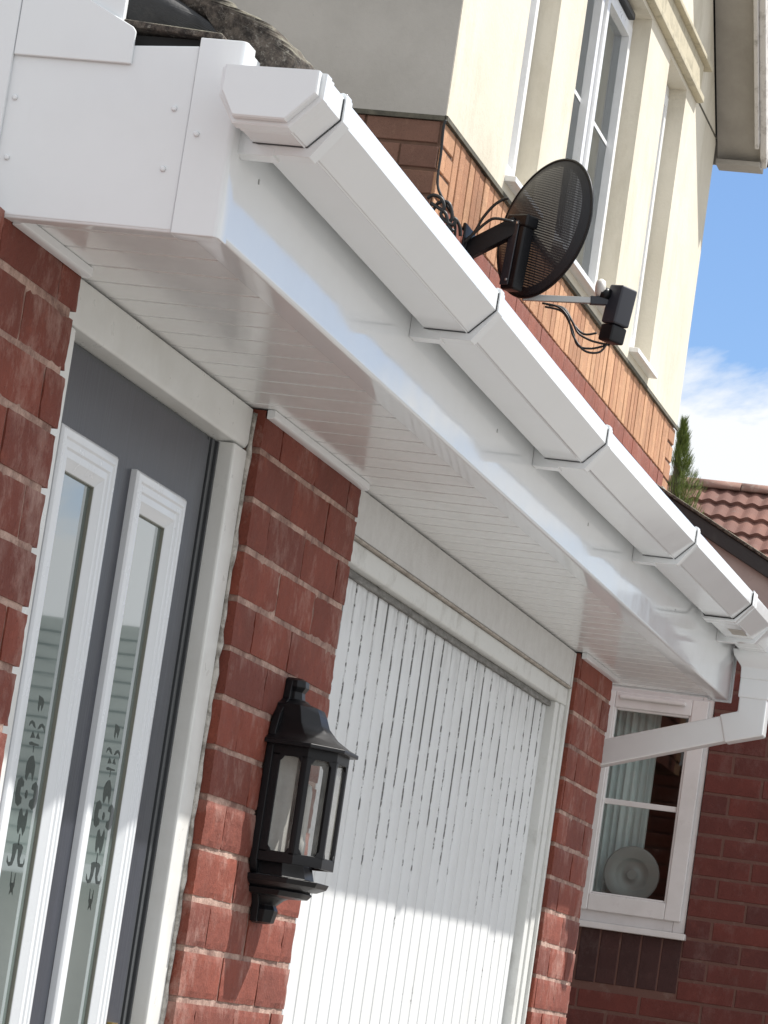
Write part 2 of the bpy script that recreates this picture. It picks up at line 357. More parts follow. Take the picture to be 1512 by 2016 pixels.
def rough_brick(mb, a, b, bot, top, face, depth):
    nu = max(4, round((b - a) / .014)); nv = 7; v = []; off = Vector((random.uniform(0, 50), random.uniform(0, 50), 0)); tilt = random.uniform(-.0012, .0012); push = random.uniform(-.0015, .0010)
    for j in range(nv + 1):
        for i in range(nu + 1):
            u = a + (b - a) * i / nu; z = bot + (top - bot) * j / nv; p = Vector((u * 42, z * 42, 0)) + off
            n1 = mnoise.noise(p); n2 = mnoise.noise(p * 3.1); n3 = mnoise.noise(p * .8 + Vector((9, 3, 1)))
            e = min(i, nu - i, j, nv - j); y = face + push + tilt * (i / nu - .5) + .0008 * n1 + .0005 * n2
            wear = .0009 + .0010 * max(0, n3) + .0009 * max(0, n2)
            if e == 0:
                y += wear * 1.6
                if i in (0, nu): u += (wear * .55) * (1 if i == 0 else -1)
                if j in (0, nv): z += (wear * .55) * (1 if j == 0 else -1)
            elif e == 1: y += wear * .28
            v.append((u, y, z))
    f = [(j * (nu + 1) + i, j * (nu + 1) + i + 1, (j + 1) * (nu + 1) + i + 1, (j + 1) * (nu + 1) + i) for j in range(nv) for i in range(nu)]
    loop = [i for i in range(nu + 1)] + [(j + 1) * (nu + 1) - 1 for j in range(1, nv + 1)] + [nv * (nu + 1) + i for i in range(nu - 1, -1, -1)] + [j * (nu + 1) for j in range(nv - 1, 0, -1)]
    o = len(v); v += [(v[k][0], face + depth, v[k][2]) for k in loop]; n = len(loop)
    f += [(loop[k], loop[(k + 1) % n], o + (k + 1) % n, o + k) for k in range(n)]
    mb.add(v, f)
def one_brick(mb, a, b, bot, top, face, depth, axis, jit, ch, sgn):
    if mb.__dict__.get('rough'):
        j = lambda: random.uniform(-jit, jit)
        return rough_brick(mb, a + j(), b + j(), bot + j() * .8, top + j() * .8, face, depth)
    j = lambda: random.uniform(-jit, jit)
    a += j(); b += j(); bot += j() * .7; top += j() * .7; f = face + j() * 1.2
    def ring(i, d):
        r = [(a + i, bot + i), (b - i, bot + i), (b - i, top - i), (a + i, top - i)]
        y = f - sgn * d
        return [(u, y, z) if axis == 'x' else (y, u, z) for u, z in r]
    r0 = ring(ch, 0); r0 = [tuple(c + random.uniform(-.0006, .0006) for c in p) for p in r0]
    v = r0 + ring(0, ch) + ring(0, depth)
    mb.add(v, [(0, 1, 2, 3)] + [(4 * t + i, 4 * t + (i + 1) % 4, 4 * t + 4 + (i + 1) % 4, 4 * t + 4 + i) for t in (0, 1) for i in range(4)] + [(8, 11, 10, 9)])

WY = 1.465      # outer face of the garage wall
# ------------------------------------------------------------------ ground
struct(MB().add([(-60, -60, -1.4), (90, -60, -1.4), (90, 60, -1.4), (-60, 60, -1.4)], [(0, 1, 2, 3)]).build('ground', M_GROUND))

# ------------------------------------------------------------------ the garage and porch block
H = thing('garage_block', (6.3, 1.9, -1.4), 'red brick garage and porch block under a white plastic canopy', 'building')
SZ = .853
PIERS = [(2.4, 4.183, .10, .018), (5.105, 5.747, .005, .006), (7.973, 8.440, .03, .004)]
for i, (a, b, ph, ins) in enumerate(PIERS):
    mb = MB(); mb.rough = True; bricks(mb, a, b, -1.4, SZ, WY, .10, 'x', a + .02 if i == 0 else a - (0 if i == 1 else .09) + .0, vjt=.0040, jt=.0085)
    mb.build('brick_pier', M_RED, H)
    o = MB().box(a + .006, b - ins, WY + .0028, WY + .11, -1.4, SZ - .001).build('mortar', M_MORT, H); o.parent = H
se_ = MB(); random.seed(4); rings = []
for i in range(90):
    z = .845 - i * .022; q = .0028 + .0026 * random.random() + (.002 if random.random() < .15 else 0)
    rings.append([(5.1035 + q * .8 * math.cos(t), 1.4835 + q * math.sin(t), z + random.uniform(-.003, .003)) for t in [2 * math.pi * k / 8 for k in range(8)]])
se_.loft(rings, True, True); se_.build('sealant_bead', M_SEAL, H)
# solid body of the block behind the front
mb = MB(); mb.box(2.4, 8.36, 1.60, 2.6, -1.4, .853); mb.build('inner_wall', M_ROOM, H)
mb = MB(); bricks(mb, WY + .105, 3.4, -1.4, SZ + .5, 8.44, .06, 'y', .0, sgn=1); mb.build('side_wall', M_RED, H)
MB().box(8.37, 8.437, WY + .107, 3.4, -1.4, SZ + .5).build('side_wall_mortar', M_MORT2, H)

# --- front door and frame
D = MB()
fr = [(1.485, 5.101), (1.485, 5.036), (1.4875, 5.033), (1.512, 5.030), (1.53, 5.030), (1.53, 5.101)]
D.pz([(x, y) for y, x in fr], -1.38, .788)
D.px([(1.485, .8528), (1.485, .800), (1.4885, .792), (1.512, .788), (1.53, .788), (1.53, .8528)], 4.10, 5.101)
D.box(4.10, 4.250, 1.485, 1.53, -1.38, .788)
DF = D.build('door_frame', M_OLD, H, .0025)
g = MB()
for k, (a, b, y) in enumerate([(5.023, 5.0296, 1.508), (5.011, 5.020, 1.512), (4.999, 5.008, 1.510), (4.988, 4.996, 1.513)]): g.box(a, b, y, 1.535, -1.36, .786)
g.box(4.2, 5.03, 1.515, 1.532, .780, .7875)
g.build('gasket', M_RUB, H, .001)
MB().box(4.9845, 5.0295, 1.517, 1.528, -1.36, .787).build('shadow_gap', M_DARK, H)
OPN = ((4.352, 4.495), (4.690, 4.834)); OZ0, OZ1 = -.57, .625
slm = MB()
for a, b in ((4.2515, 4.352), (4.495, 4.690), (4.834, 4.984)): slm.box(a, b, 1.5105, 1.56, -1.36, .7795)
for a, b in OPN: slm.box(a, b, 1.5105, 1.56, OZ1, .7795); slm.box(a, b, 1.5105, 1.56, -1.36, OZ0); slm.box(a, b, 1.545, 1.56, OZ0, OZ1)
SL = slm.build('front_door', M_SLAB, H)
for a, b in OPN:
    gb = MB(); gb.box(a, a + .003, 1.5108, 1.545, OZ0, OZ1); gb.box(b - .003, b, 1.5108, 1.545, OZ0, OZ1); gb.box(a, b, 1.5108, 1.545, OZ1 - .003, OZ1)
    gb.build('glazing_bead', M_OLIVE, SL)
for xa, xb in ((4.302, 4.545), (4.640, 4.884)):
    zt, zb = .675, -.62; w = .052
    prof = [(0, 1.5110), (0, 1.5020), (.004, 1.4985), (.014, 1.4975), (.0165, 1.5000), (.026, 1.4992), (.0285, 1.5020), (.038, 1.5015), (.041, 1.5040), (.052, 1.5100), (.052, 1.5140), (0, 1.5140)]
    c = MB(); rings = []
    for (cx, cz, sx_, sz_) in ((xa, zt, 1, -1), (xb, zt, -1, -1), (xb, zb, -1, 1), (xa, zb, 1, 1)):
        rings.append([(cx + sx_ * i, y, cz + sz_ * i) for i, y in prof])
    n = len(prof); v = [p for r in rings for p in r]; f = []
    for i in range(4):
        for j in range(n): k = (j + 1) % n; i2 = (i + 1) % 4; f.append((i * n + j, i * n + k, i2 * n + k, i2 * n + j))
    c.add(v, f); c.build('glazing_surround', M_CASS, SL, .0006, 1)
    MB().box(xa + w + .0015, xb - w - .0015, 1.5152, 1.5162, OZ0 + .001, OZ1 - .001).build('glass', M_FROST, SL)
# the clear flower motif left in the frosting, one per pane
MOT = {'topN': [(-0.011, 0.125), (0.006, 0.123), (0.012, 0.119), (0.01, 0.112), (0.006, 0.106), (0.003, 0.113), (-0.003, 0.113), (-0.004, 0.104), (-0.009, 0.108), (-0.010, 0.116)],
 'wingL': [(-0.033, 0.082), (-0.031, 0.088), (-0.023, 0.091), (-0.013, 0.089), (-0.005, 0.082), (-0.013, 0.083), (-0.022, 0.087), (-0.029, 0.085)],
 'wingR': [(0.033, 0.080), (0.030, 0.088), (0.019, 0.091), (0.010, 0.089), (0.003, 0.082), (0.010, 0.083), (0.018, 0.087), (0.027, 0.085)],
 'midL': [(-0.014, 0.078), (-0.002, 0.070), (-0.02, 0.068)], 'midR': [(0.008, 0.078), (0.018, 0.070), (0.002, 0.070)],
 'bar': [(-0.022, 0.062), (-0.013, 0.064), (0.0, 0.063), (0.018, 0.063), (0.017, 0.061), (0.0, 0.060), (0.001, 0.051), (-0.001, 0.051), (-0.002, 0.060), (-0.018, 0.059)],
 'upleaf': [(-0.004, 0.046), (0.004, 0.047), (0.016, 0.036), (0.017, 0.026), (0.014, 0.014), (0.007, 0.024), (-0.002, 0.024), (-0.009, 0.013), (-0.015, 0.016), (-0.018, 0.025), (-0.018, 0.035), (-0.012, 0.042)],
 'petL': [(-0.041, 0.011), (-0.029, 0.016), (-0.017, 0.011), (-0.016, 0.005), (-0.026, 0.003), (-0.027, -0.007), (-0.017, -0.010), (-0.016, -0.017), (-0.028, -0.022), (-0.038, -0.019), (-0.042, -0.011), (-0.044, -0.001)],
 'petR': [(0.041, 0.010), (0.030, 0.015), (0.018, 0.010), (0.017, 0.004), (0.028, 0.003), (0.029, -0.007), (0.017, -0.011), (0.016, -0.018), (0.030, -0.022), (0.041, -0.018), (0.045, -0.010), (0.045, -0.001)],
 'cent': [(-0.004, 0.001), (0.002, 0.001), (0.005, -0.004), (0.003, -0.009), (-0.002, -0.010), (-0.006, -0.006)],
 'dnleaf': [(-0.016, -0.026), (-0.009, -0.023), (-0.001, -0.032), (0.006, -0.032), (0.012, -0.022), (0.017, -0.027), (0.018, -0.041), (0.015, -0.051), (0.009, -0.058), (0.002, -0.048), (-0.004, -0.048), (-0.009, -0.057), (-0.015, -0.052), (-0.018, -0.04)],
 'stem': [(-0.002, -0.056), (0.001, -0.056), (0.002, -0.070), (-0.003, -0.070)],
 'skirt': [(-0.022, -0.071), (-0.012, -0.069), (0.012, -0.069), (0.020, -0.072), (0.018, -0.080), (0.014, -0.088), (0.018, -0.094), (0.031, -0.093), (0.032, -0.086), (0.035, -0.092), (0.030, -0.098), (0.012, -0.098), (0.005, -0.090), (0.002, -0.076), (-0.004, -0.076), (-0.007, -0.088), (-0.013, -0.098), (-0.026, -0.100), (-0.036, -0.095), (-0.037, -0.087), (-0.029, -0.095), (-0.021, -0.094), (-0.019, -0.085)],
 'botN': [(-0.010, -0.106), (-0.008, -0.107), (-0.005, -0.120), (0.004, -0.120), (0.006, -0.107), (0.008, -0.107), (0.009, -0.123), (0.006, -0.128), (0.008, -0.136), (0.001, -0.131), (-0.007, -0.136), (-0.005, -0.128), (-0.009, -0.123)]}
for cx in (4.431, 4.773):
    e = MB()
    for pts in MOT.values():
        n = len(pts); v = [(cx + a, 1.51495, .2078 + b) for a, b in pts]; v2 = [(x, y + .0001, z) for x, y, z in v]
        e.add(v + v2, [tuple(range(n))] + [(i, (i + 1) % n, n + (i + 1) % n, n + i) for i in range(n)])
    o = e.build('flower_motif', M_ETCH, SL)
hd = MB(); hd.tube([(4.935, 1.505, -.14), (4.935, 1.47, -.14), (4.93, 1.462, -.142), (4.86, 1.462, -.145)], .009); hd.box(4.924, 4.950, 1.502, 1.5105, -.26, -.078)
hd.build('handle', M_BRASS, SL, .001)

# --- garage door, frame and header
gd = MB(); pitch = .083; x0 = 5.985
prof = []
x = x0 - pitch * 3
while x < 7.9:
    prof += [(x + .000, 1.5130), (x + .0025, 1.5130), (x + .0045, 1.5085), (x + .040, 1.5072), (x + .0785, 1.5085), (x + .0805, 1.5130)]; x += pitch
prof = [p for p in prof if 5.752 < p[0] < 7.872]
prof = prof + [(7.872, 1.5165), (7.872, 1.53), (5.752, 1.53), (5.752, 1.5165)]
GD = gd.pz(prof, -1.38, .714).build('garage_door', M_GDOOR, H)
MB().px([(1.4985, .7135), (1.4985, .722), (1.505, .732), (1.53, .732), (1.53, .7145), (1.5062, .7145)], 5.752, 7.86).build('door_head_strip', M_GAP, H, .001)
mb = MB(); mb.box(7.862, 7.905, 1.4875, 1.532, -1.38, .728); mb.build('garage_frame', M_GFRAME, H, .003)
mb = MB(); mb.box(7.909, 7.955, 1.4835, 1.532, -1.38, .728); mb.build('garage_frame', M_GFRAME, H, .003)
MB().box(7.875, 7.953, 1.500, 1.56, -1.38, .714).build('frame_joint', M_DARK, H)
mb = MB(); mb.box(7.9575, 7.9725, 1.476, 1.532, -1.38, .852); mb.build('sealant_strip', M_OLD, H, .002)
mb = MB(); mb.box(5.750, 5.790, 1.4835, 1.532, -1.38, .728); mb.build('garage_frame', M_GFRAME, H, .003)
mb = MB(); mb.box(5.752, 7.956, 1.4815, 1.532, .728, .7675); mb.build('frame_head', M_GFRAME, H, .004)
MB().px([(1.474, .7680), (1.474, .7715), (1.480, .7745), (1.53, .7745), (1.53, .7680)], 5.752, 7.956).build('drip_bead', M_LINE, H, .001)
MB().box(5.752, 7.956, 1.4785, 1.532, .775, .8525).build('header_panel', M_HEAD, H)

# --- canopy: soffit boards, trims, fascia, boxed end, roof
sp = []; x = 3.90
prof = [(3.90, .8695)]
k = math.ceil((3.90 - 4.467) / .1)
xs = [4.467 + .1 * i for i in range(k, 60) if 3.905 < 4.467 + .1 * i < 8.60]
low = .8560
prof = [(3.905, .866), (3.905, low)]
for g_ in xs:
    prof += [(g_ - .0060, low), (g_ - .0042, low + .0010), (g_ - .0025, low + .0045), (g_ + .0022, low + .0045), (g_ + .0030, low)]
prof += [(8.606, low), (8.606, .866)]
so = MB(); so.py(prof, 1.222, 1.60).build('soffit', M_SOFF, H)
for a, b in ((3.905, 4.183), (5.107, 5.745), (7.975, 8.45)):
    tr = MB(); tr.px([(1.452, .8555), (1.452, .8450), (1.456, .8422), (1.4645, .8415), (1.4645, .8555)], a, b)
    tr.build('soffit_trim', M_PVC, H, .001)
fa = MB(); fa.px([(1.207, 1.075), (1.207, .8545), (1.2085, .8505), (1.212, .8485), (1.247, .8487), (1.2475, .8552), (1.219, .8555), (1.216, .859), (1.216, 1.075)], 3.884, 8.62)
FA = fa.build('fascia', M_PVC, H, .0015, 3)
for x, z in ((4.02, .947), (5.55, .935), (6.45, .93), (7.6, .93)):
    sk = MB(); sk.box(x - .002, x + .002, 1.2062, 1.2075, z - .003, z + .003)
    sk.build('nail_head', M_STEEL, H)
MB().box(8.6205, 8.634, 1.203, 1.262, .846, 1.07).build('fascia_end_cap', M_PVC, H, .002)
MB().box(8.6215, 8.6255, 1.262, 1.60, .8515, 1.03).build('canopy_end_board', M_PVC, H, .001)
# boxed end facing the viewer
be = MB(); X = 3.880
be.add([], [])
pts = [(1.2605, .8465), (1.2605, 1.070), (1.36, 1.063), (1.36, 1.16), (1.9, 1.47), (2.35, 1.70), (2.35, .8465)]
be.loft([[(X, y, z) for y, z in pts], [(X + .012, y, z) for y, z in pts]])
be.build('boxed_end', M_PVC, H, .0025)
MB().px([(1.2605, .8445), (1.2605, .8520), (2.35, .8520), (2.35, .8445)], X + .001, 3.905).build('boxed_end_lip', M_PVC, H, .002)
cp = MB()   # corner cover: L-shaped in plan with a rounded arris
cp.pz([(X - .004, 1.2600), (X - .004, 1.2100), (X - .0015, 1.2055), (X + .003, 1.2030), (X + .034, 1.2030), (X + .034, 1.2062), (X + .003, 1.2068), (X + .0005, 1.2100), (X + .0005, 1.2600)], .8435, 1.0790)
cp.box(X + .001, X + .030, 1.2068, 1.2600, .8435, .8470)
cp.build('corner_cover', M_PVC, H, .0012)
up = MB()
pts = [(1.3400, 1.0400), (1.3400, 1.0800), (1.3440, 1.0850), (1.4860, 1.1560), (1.4860, 1.0400)]
up.loft([[(X - .0055, y, z) for y, z in pts], [(X - .0005, y, z) for y, z in pts]]); up.build('overlay_board', M_PVC, H, .0015)
v = MB(); v.box(X - .0075, X - .0005, 1.4865, 1.5280, .8700, 1.19); v.box(X - .0045, X - .0005, 1.5285, 1.75, 1.04, 1.30); v.build('vertical_trim', M_PVC, H, .0015)
for (y, z) in ((1.477, .989), (1.280, .992), (1.475, .916), (1.282, .919), (1.247, .963)):
    r = MB(); n = 10; xx = X - (.004 if y < 1.26 else 0) - .0002
    r.loft([[(xx, y + .0036 * math.cos(a), z + .0036 * math.sin(a)) for a in [2 * math.pi * i / n for i in range(n)]],
            [(xx - .0020, y + .0033 * math.cos(a), z + .0033 * math.sin(a)) for a in [2 * math.pi * i / n for i in range(n)]],
            [(xx - .0030, y + .0018 * math.cos(a), z + .0018 * math.sin(a)) for a in [2 * math.pi * i / n for i in range(n)]]], True, True)
    r.build('rivet_cap', M_PVC, H)
# tiled pent roof over the canopy
def rz(y): return 1.075 + (y - 1.215) * .60
rf = MB(); rf.px([(1.20, rz(1.20) + .004), (2.45, rz(2.45) + .004), (2.45, rz(2.45) - .05), (1.26, rz(1.26) - .04)], 3.97, 8.60); 
k = 0; y = 1.20
while y < 2.3:
    rf.px([(y - .03, rz(y - .03) + .006), (y - .03, rz(y - .03) + .024), (y + .27, rz(y + .27) + .012), (y + .27, rz(y + .27) + .004)], 4.25, 8.62); y += .24
rf.build('tiled_roof', M_SLATE, H)
# lichen covered verge tiles at the corner: irregular thick slabs
def rough_slab(name, outline, x0, x1, mat, amp, seed, nx=14, sub=7):
    """outline (y,z) loop, extruded along x and roughened."""
    random.seed(seed); pts = []
    n = len(outline)
    for i in range(n):
        a, b = outline[i], outline[(i + 1) % n]
        for k in range(sub): t = k / sub; pts.append((a[0] + (b[0] - a[0]) * t, a[1] + (b[1] - a[1]) * t))
    cy = sum(p[0] for p in pts) / len(pts); cz = sum(p[1] for p in pts) / len(pts)
    mb = MB(); rings = []
    for i in range(nx + 1):
        t = i / nx; s = 1 - .12 * (max(0, .12 - t) / .12) ** 2
        rings.append([(x0 + (x1 - x0) * t + random.uniform(-amp, amp) * .6, cy + (y - cy) * s + random.uniform(-amp, amp), cz + (z - cz) * s + random.uniform(-amp, amp)) for y, z in pts])
    mb.loft(rings); o = mb.build(name, mat, H)
    md = o.modifiers.new('s', 'SUBSURF'); md.levels = 1; md.render_levels = 2; md.subdivision_type = 'CATMULL_CLARK'
    for p in o.data.polygons: p.use_smooth = True
    return o
rough_slab('verge_tile', [(1.228, 1.058), (1.165, 1.062), (1.162, 1.088), (1.180, 1.110), (1.206, 1.127), (1.236, 1.138), (1.272, 1.151), (1.36, 1.203), (1.60, 1.346), (1.60, 1.312), (1.36, 1.162), (1.323, 1.140), (1.282, 1.121), (1.251, 1.102), (1.240, 1.088)], 3.945, 4.20, M_LICH, .0042, 3, 14, 5)
rough_slab('under_tile', [(1.262, 1.085), (1.250, 1.100), (1.268, 1.118), (1.60, 1.300), (1.60, 1.262), (1.38, 1.128), (1.366, 1.100), (1.362, 1.084)], 3.925, 4.25, M_SLATE, .0012, 5, 8, 5)
MB().px([(1.238, 1.081), (1.238, 1.089), (1.362, 1.097), (1.362, 1.088)], 3.885, 4.2).build('tile_underlay', M_LICH, H, .002)
MB().box(3.90, 3.97, 1.225, 1.36, .98, 1.082).build('dark_void', M_DARK, H)

# ------------------------------------------------------------------ rain gutter along the fascia
G = thing('rain_gutter', (6.2, 1.16, 1.02), 'long white square section plastic gutter clipped to the canopy fascia', 'gutter')
SAG = [(3.7, 1.027), (3.96, 1.027), (4.7, 1.020), (5.3, 1.0135), (5.9, 1.010), (6.5, 1.0125), (7.05, 1.018), (7.9, 1.026), (8.9, 1.031)]
def gz(x):
    for (a, za), (b, zb) in zip(SAG, SAG[1:]):
        if a <= x <= b: t = (x - a) / (b - a); return za + (zb - za) * t
    return SAG[-1][1]
YB = 1.2055
OUTL = [(0, 0), (0, -.030), (.019, -.0605), (.0845, -.0605), (.1190, -.0250), (.1195, 0)]
def off(pl, d):   # crude outward offset of the open gutter outline
    res = []
    for i, (y, z) in enumerate(pl):
        a = pl[max(i - 1, 0)]; b = pl[min(i + 1, len(pl) - 1)]
        t = Vector((b[0] - a[0], b[1] - a[1])).normalized(); nrm = Vector((t.y, -t.x))
        if i in (0, len(pl) - 1): nrm = Vector((-1 if i == 0 else 1, 0))
        res.append((y - nrm.x * -d if False else y + nrm.x * d * (1 if True else 0), z + nrm.y * d))
    return res
def chan(mb, x0, x1, d0, d1, step=.25, z_add=0., top0=0., skip=0):
    """a U channel between offsets d0 (inside) and d1 (outside) of the gutter outline."""
    n = max(1, round((x1 - x0) / step)); rings = []
    A = off(OUTL, d1)[skip:]; B = off(OUTL, d0)[skip:]
    if d1 > .008: A[-1] = (OUTL[-1][0] + .0035, A[-1][1]); A[-2] = (OUTL[-2][0] + .0042, OUTL[-2][1] - .002)
    A[-1] = (A[-1][0], A[-1][1] + top0); B[-1] = (B[-1][0], B[-1][1] + top0)
    for i in range(n + 1):
        x = x0 + (x1 - x0) * i / n; z = gz(x) + z_add
        rings.append([(x, YB - y, z + dz) for y, dz in A] + [(x, YB - y, z + dz) for y, dz in B[::-1]])
    return mb.loft(rings)
t = MB(); chan(t, 3.826, 8.47, -.0030, 0, .2)
# rolled lip on the outer edge
nx = 24; rings = []
for i in range(nx + 1):
    x = 3.826 + (8.47 - 3.826) * i / nx; z = gz(x)
    rings.append([(x, YB - .1190, z - .0015), (x, YB - .1196, z + .001), (x, YB - .1185, z + .0035), (x, YB - .1110, z + .0035), (x, YB - .1100, z - .001), (x, YB - .1165, z - .002)])
t.loft(rings)
t.build('trough', M_GUT, G, .0008, 2)
rb = MB(); rings = []
for i in range(nx + 1):
    x = 3.826 + (8.47 - 3.826) * i / nx; z = gz(x)
    rings.append([(x, YB - .0795, z - .0608), (x, YB - .0815, z - .0622), (x, YB - .0835, z - .0608)])
rb.loft(rings); rb.build('ridge_line', M_GUT, G)
# stop end cap with a stepped rim
se = MB()
def capring(x, d, z0=0.):
    z = gz(x); A = off(OUTL, d); A[0] = (A[0][0], .002); A[-1] = (A[-1][0], .004); return [(x, YB - y, z + dz) for y, dz in A]
se.loft([capring(3.800, -.006), capring(3.8015, -.004), capring(3.812, -.0035)])
se.loft([capring(3.8125, .0005), capring(3.8135, .0025), capring(3.834, .0028), capring(3.835, .0005)])
se.loft([capring(3.8355, -.0005), capring(3.852, .0010)])
se.build('stop_end', M_GUT, G)
def bracket(x, w=.026, th=.011):
    b = MB(); chan(b, x, x + w, .0012, th, 1, 0, .004)
    z = gz(x)
    b.px([(1.2068, z - .024), (1.2068, z - .0755), (1.160, z - .0760), (1.160, z - .0655), (1.180, z - .0620), (YB - .0195, z - .0606), (YB - .0006, z - .031), (YB - .0006, z - .024)], x - .0006, x + w + .0006)
    b.px([(YB - .1190, z + .001), (YB - .1225, z + .001), (YB - .1225, z + .007), (YB - .116, z + .009), (YB - .108, z + .005), (YB - .108, z + .002)], x + .004, x + w - .004)
    return b.build('bracket', M_GUT, G, .0018, 2)
for x in (3.905, 4.872, 5.862, 6.972, 8.26): bracket(x, .030, .0130)
for x in (3.9045, 4.8715, 5.8615, 6.9715, 8.2595):
    sgap = MB(); chan(sgap, x - .0012, x - .0002, .0001, .0012, 1, skip=2); sgap.build('shadow_gap', M_RUB, G)
j = MB(); chan(j, 7.90, 7.925, .0004, .0095, 1, 0, .006); chan(j, 7.925, 7.94, .0004, .004, 1, 0, .003); chan(j, 7.94, 7.965, .0004, .0095, 1, 0, .006); chan(j, 7.965, 8.31, .0004, .0026, .2)
j.build('running_outlet', M_GUT, G, .001, 2)
MB().box(8.10, 8.20, YB - .078, YB - .045, gz(8.15) - .0637, gz(8.15) - .0633).build('underside_patch', M_SOFF2, G)  # thin grey-brown rectangle on the underside of the outlet
sl_ = MB(); chan(sl_, 7.8975, 7.8995, .0001, .0030, 1, skip=1); sl_.build('seal_line', M_DARK, G)

# ------------------------------------------------------------------ downpipe swan neck
DP = thing('downpipe', (8.60, 1.3, .7), 'white square offset downpipe dropping from the far end of the gutter back to the wall', 'downpipe')
def sq(mb, pts, w, d=None, r=.006):
    """square section swept through points lying in a plane of constant x; w in x, d across."""
    d = d or w; P = [Vector(p) for p in pts]; rings = []
    for i, p in enumerate(P):
        a = (P[min(i + 1, len(P) - 1)] - P[max(i - 1, 0)]).normalized(); n = a.cross(Vector((1, 0, 0))).normalized()
        mit = 1.
        if 0 < i < len(P) - 1:
            c = (P[i + 1] - p).normalized().dot((p - P[i - 1]).normalized()); mit = 1 / math.sqrt(max(.3, (1 + c) / 2))
        rings.append([tuple(p + Vector((sx * w / 2, 0, 0)) + n * sy * d / 2 * mit) for sx, sy in ((-1, -1), (1, -1), (1, 1), (-1, 1))])
    mb.loft(rings)
XP = 8.60; YP = 1.143
o = MB(); z = gz(8.5)
o.loft([[(XP + a * .072, YP + b * .060, z - .058) for a, b in ((-1, -1), (1, -1), (1, 1), (-1, 1))], [(XP + a * .066, YP + b * .056, z - .075) for a, b in ((-1, -1), (1, -1), (1, 1), (-1, 1))],
        [(XP + a * .042, YP + b * .038, z - .098) for a, b in ((-1, -1), (1, -1), (1, 1), (-1, 1))], [(XP + a * .040, YP + b * .037, z - .125) for a, b in ((-1, -1), (1, -1), (1, 1), (-1, 1))]])
o.build('outlet_spigot', M_GUT, DP, .003)
o = MB(); sq(o, [(XP, YP, z - .1185), (XP, YP, z - .172)], .074); o.build('socket', M_GUT, DP, .004)
o = MB(); sq(o, [(XP, YP, z - .165), (XP, YP, z - .232), (XP, YP + .066, z - .252)], .068); o.build('bend', M_GUT, DP, .004)
o = MB(); sq(o, [(XP, YP + .060, z - .250), (XP, 1.60, z - .250 - (1.60 - YP - .06) * .33)], .0615); o.build('offset_pipe', M_GUT, DP, .004)
o = MB(); sq(o, [(XP, 1.595, z - .376), (XP, 1.66, z - .402), (XP, 1.66, z - .47)], .068); o.build('bend', M_GUT, DP, .004)
o = MB(); sq(o, [(XP, 1.66, z - .45), (XP, 1.66, -1.38)], .0615); o.build('drop_pipe', M_GUT, DP, .004)
# gutter run past the outlet
o = MB(); chan(o, 8.47, 8.78, -.0030, .0002, .2); o.build('trough_end', M_GUT, G, .0008)
o = MB(); o.loft([capring(8.781, .0005), capring(8.80, .0005)]); o.build('stop_end', M_GUT, G, .001)

# ------------------------------------------------------------------ wall lantern
LX, LZ = 5.468, .10
L = thing('wall_lantern', (LX, WY, LZ), 'black half lantern with clear panes on the brick pier beside the garage door', 'wall lantern')
def oct_(w, f, d, y0=WY):    # half-octagon plan: half-width w, front half-width f, depth d
    return [(LX - w, y0), (LX - w, y0 - d * .64), (LX - f, y0 - d), (LX + f, y0 - d), (LX + w, y0 - d * .64), (LX + w, y0)]
bp_ = MB()
pl = [(-.028, .002), (-.030, .028), (-.045, .050), (-.068, .075), (-.082, .095), (-.082, .30), (-.070, .325), (-.05, .345), (-.03, .355), (-.024, .385), (.024, .385), (.03, .355), (.05, .345), (.070, .325), (.082, .30), (.082, .095), (.068, .075), (.045, .050), (.030, .028), (.028, .002)]
bp_.py([(LX + a, LZ + b) for a, b in pl], WY - .012, WY - .0002); bp_.build('back_plate', M_BLACK, L, .0015)
rf = MB(); secs = [(.098, .047, .118, .278), (.098, .047, .118, .284), (.085, .040, .104, .290), (.070, .032, .085, .302), (.060, .028, .070, .318), (.057, .026, .064, .334), (.053, .024, .058, .345), (.030, .015, .036, .352), (.026, .013, .032, .356)]
rf.loft([[(x, y, LZ + z) for x, y in oct_(w, f, d)] for w, f, d, z in secs])
rf.loft([[(x, y, LZ + z) for x, y in oct_(w, f, d)] for w, f, d, z in [(.021, .011, .028, .355), (.019, .010, .026, .368), (.024, .012, .031, .376), (.023, .012, .030, .386), (.015, .008, .022, .390)]])
rf.build('roof', M_BLACK, L, .001)
ft = MB(); ft.loft([[(x, y, LZ + z) for x, y in oct_(w, f, d)] for w, f, d, z in [(.012, .006, .02, .000), (.021, .011, .03, .003), (.024, .012, .034, .022), (.020, .010, .030, .030), (.030, .014, .040, .040), (.034, .016, .048, .044)]])
ft.loft([[(x, y, LZ + z) for x, y in oct_(w, f, d)] for w, f, d, z in [(.036, .017, .05, .0435), (.058, .028, .074, .046), (.064, .031, .080, .054), (.060, .029, .076, .058), (.068, .033, .086, .059), (.080, .038, .100, .066), (.082, .039, .103, .074), (.064, .030, .080, .076), (.060, .028, .074, .098)]])
ft.build('lower_bowl', M_BLACK, L, .001)
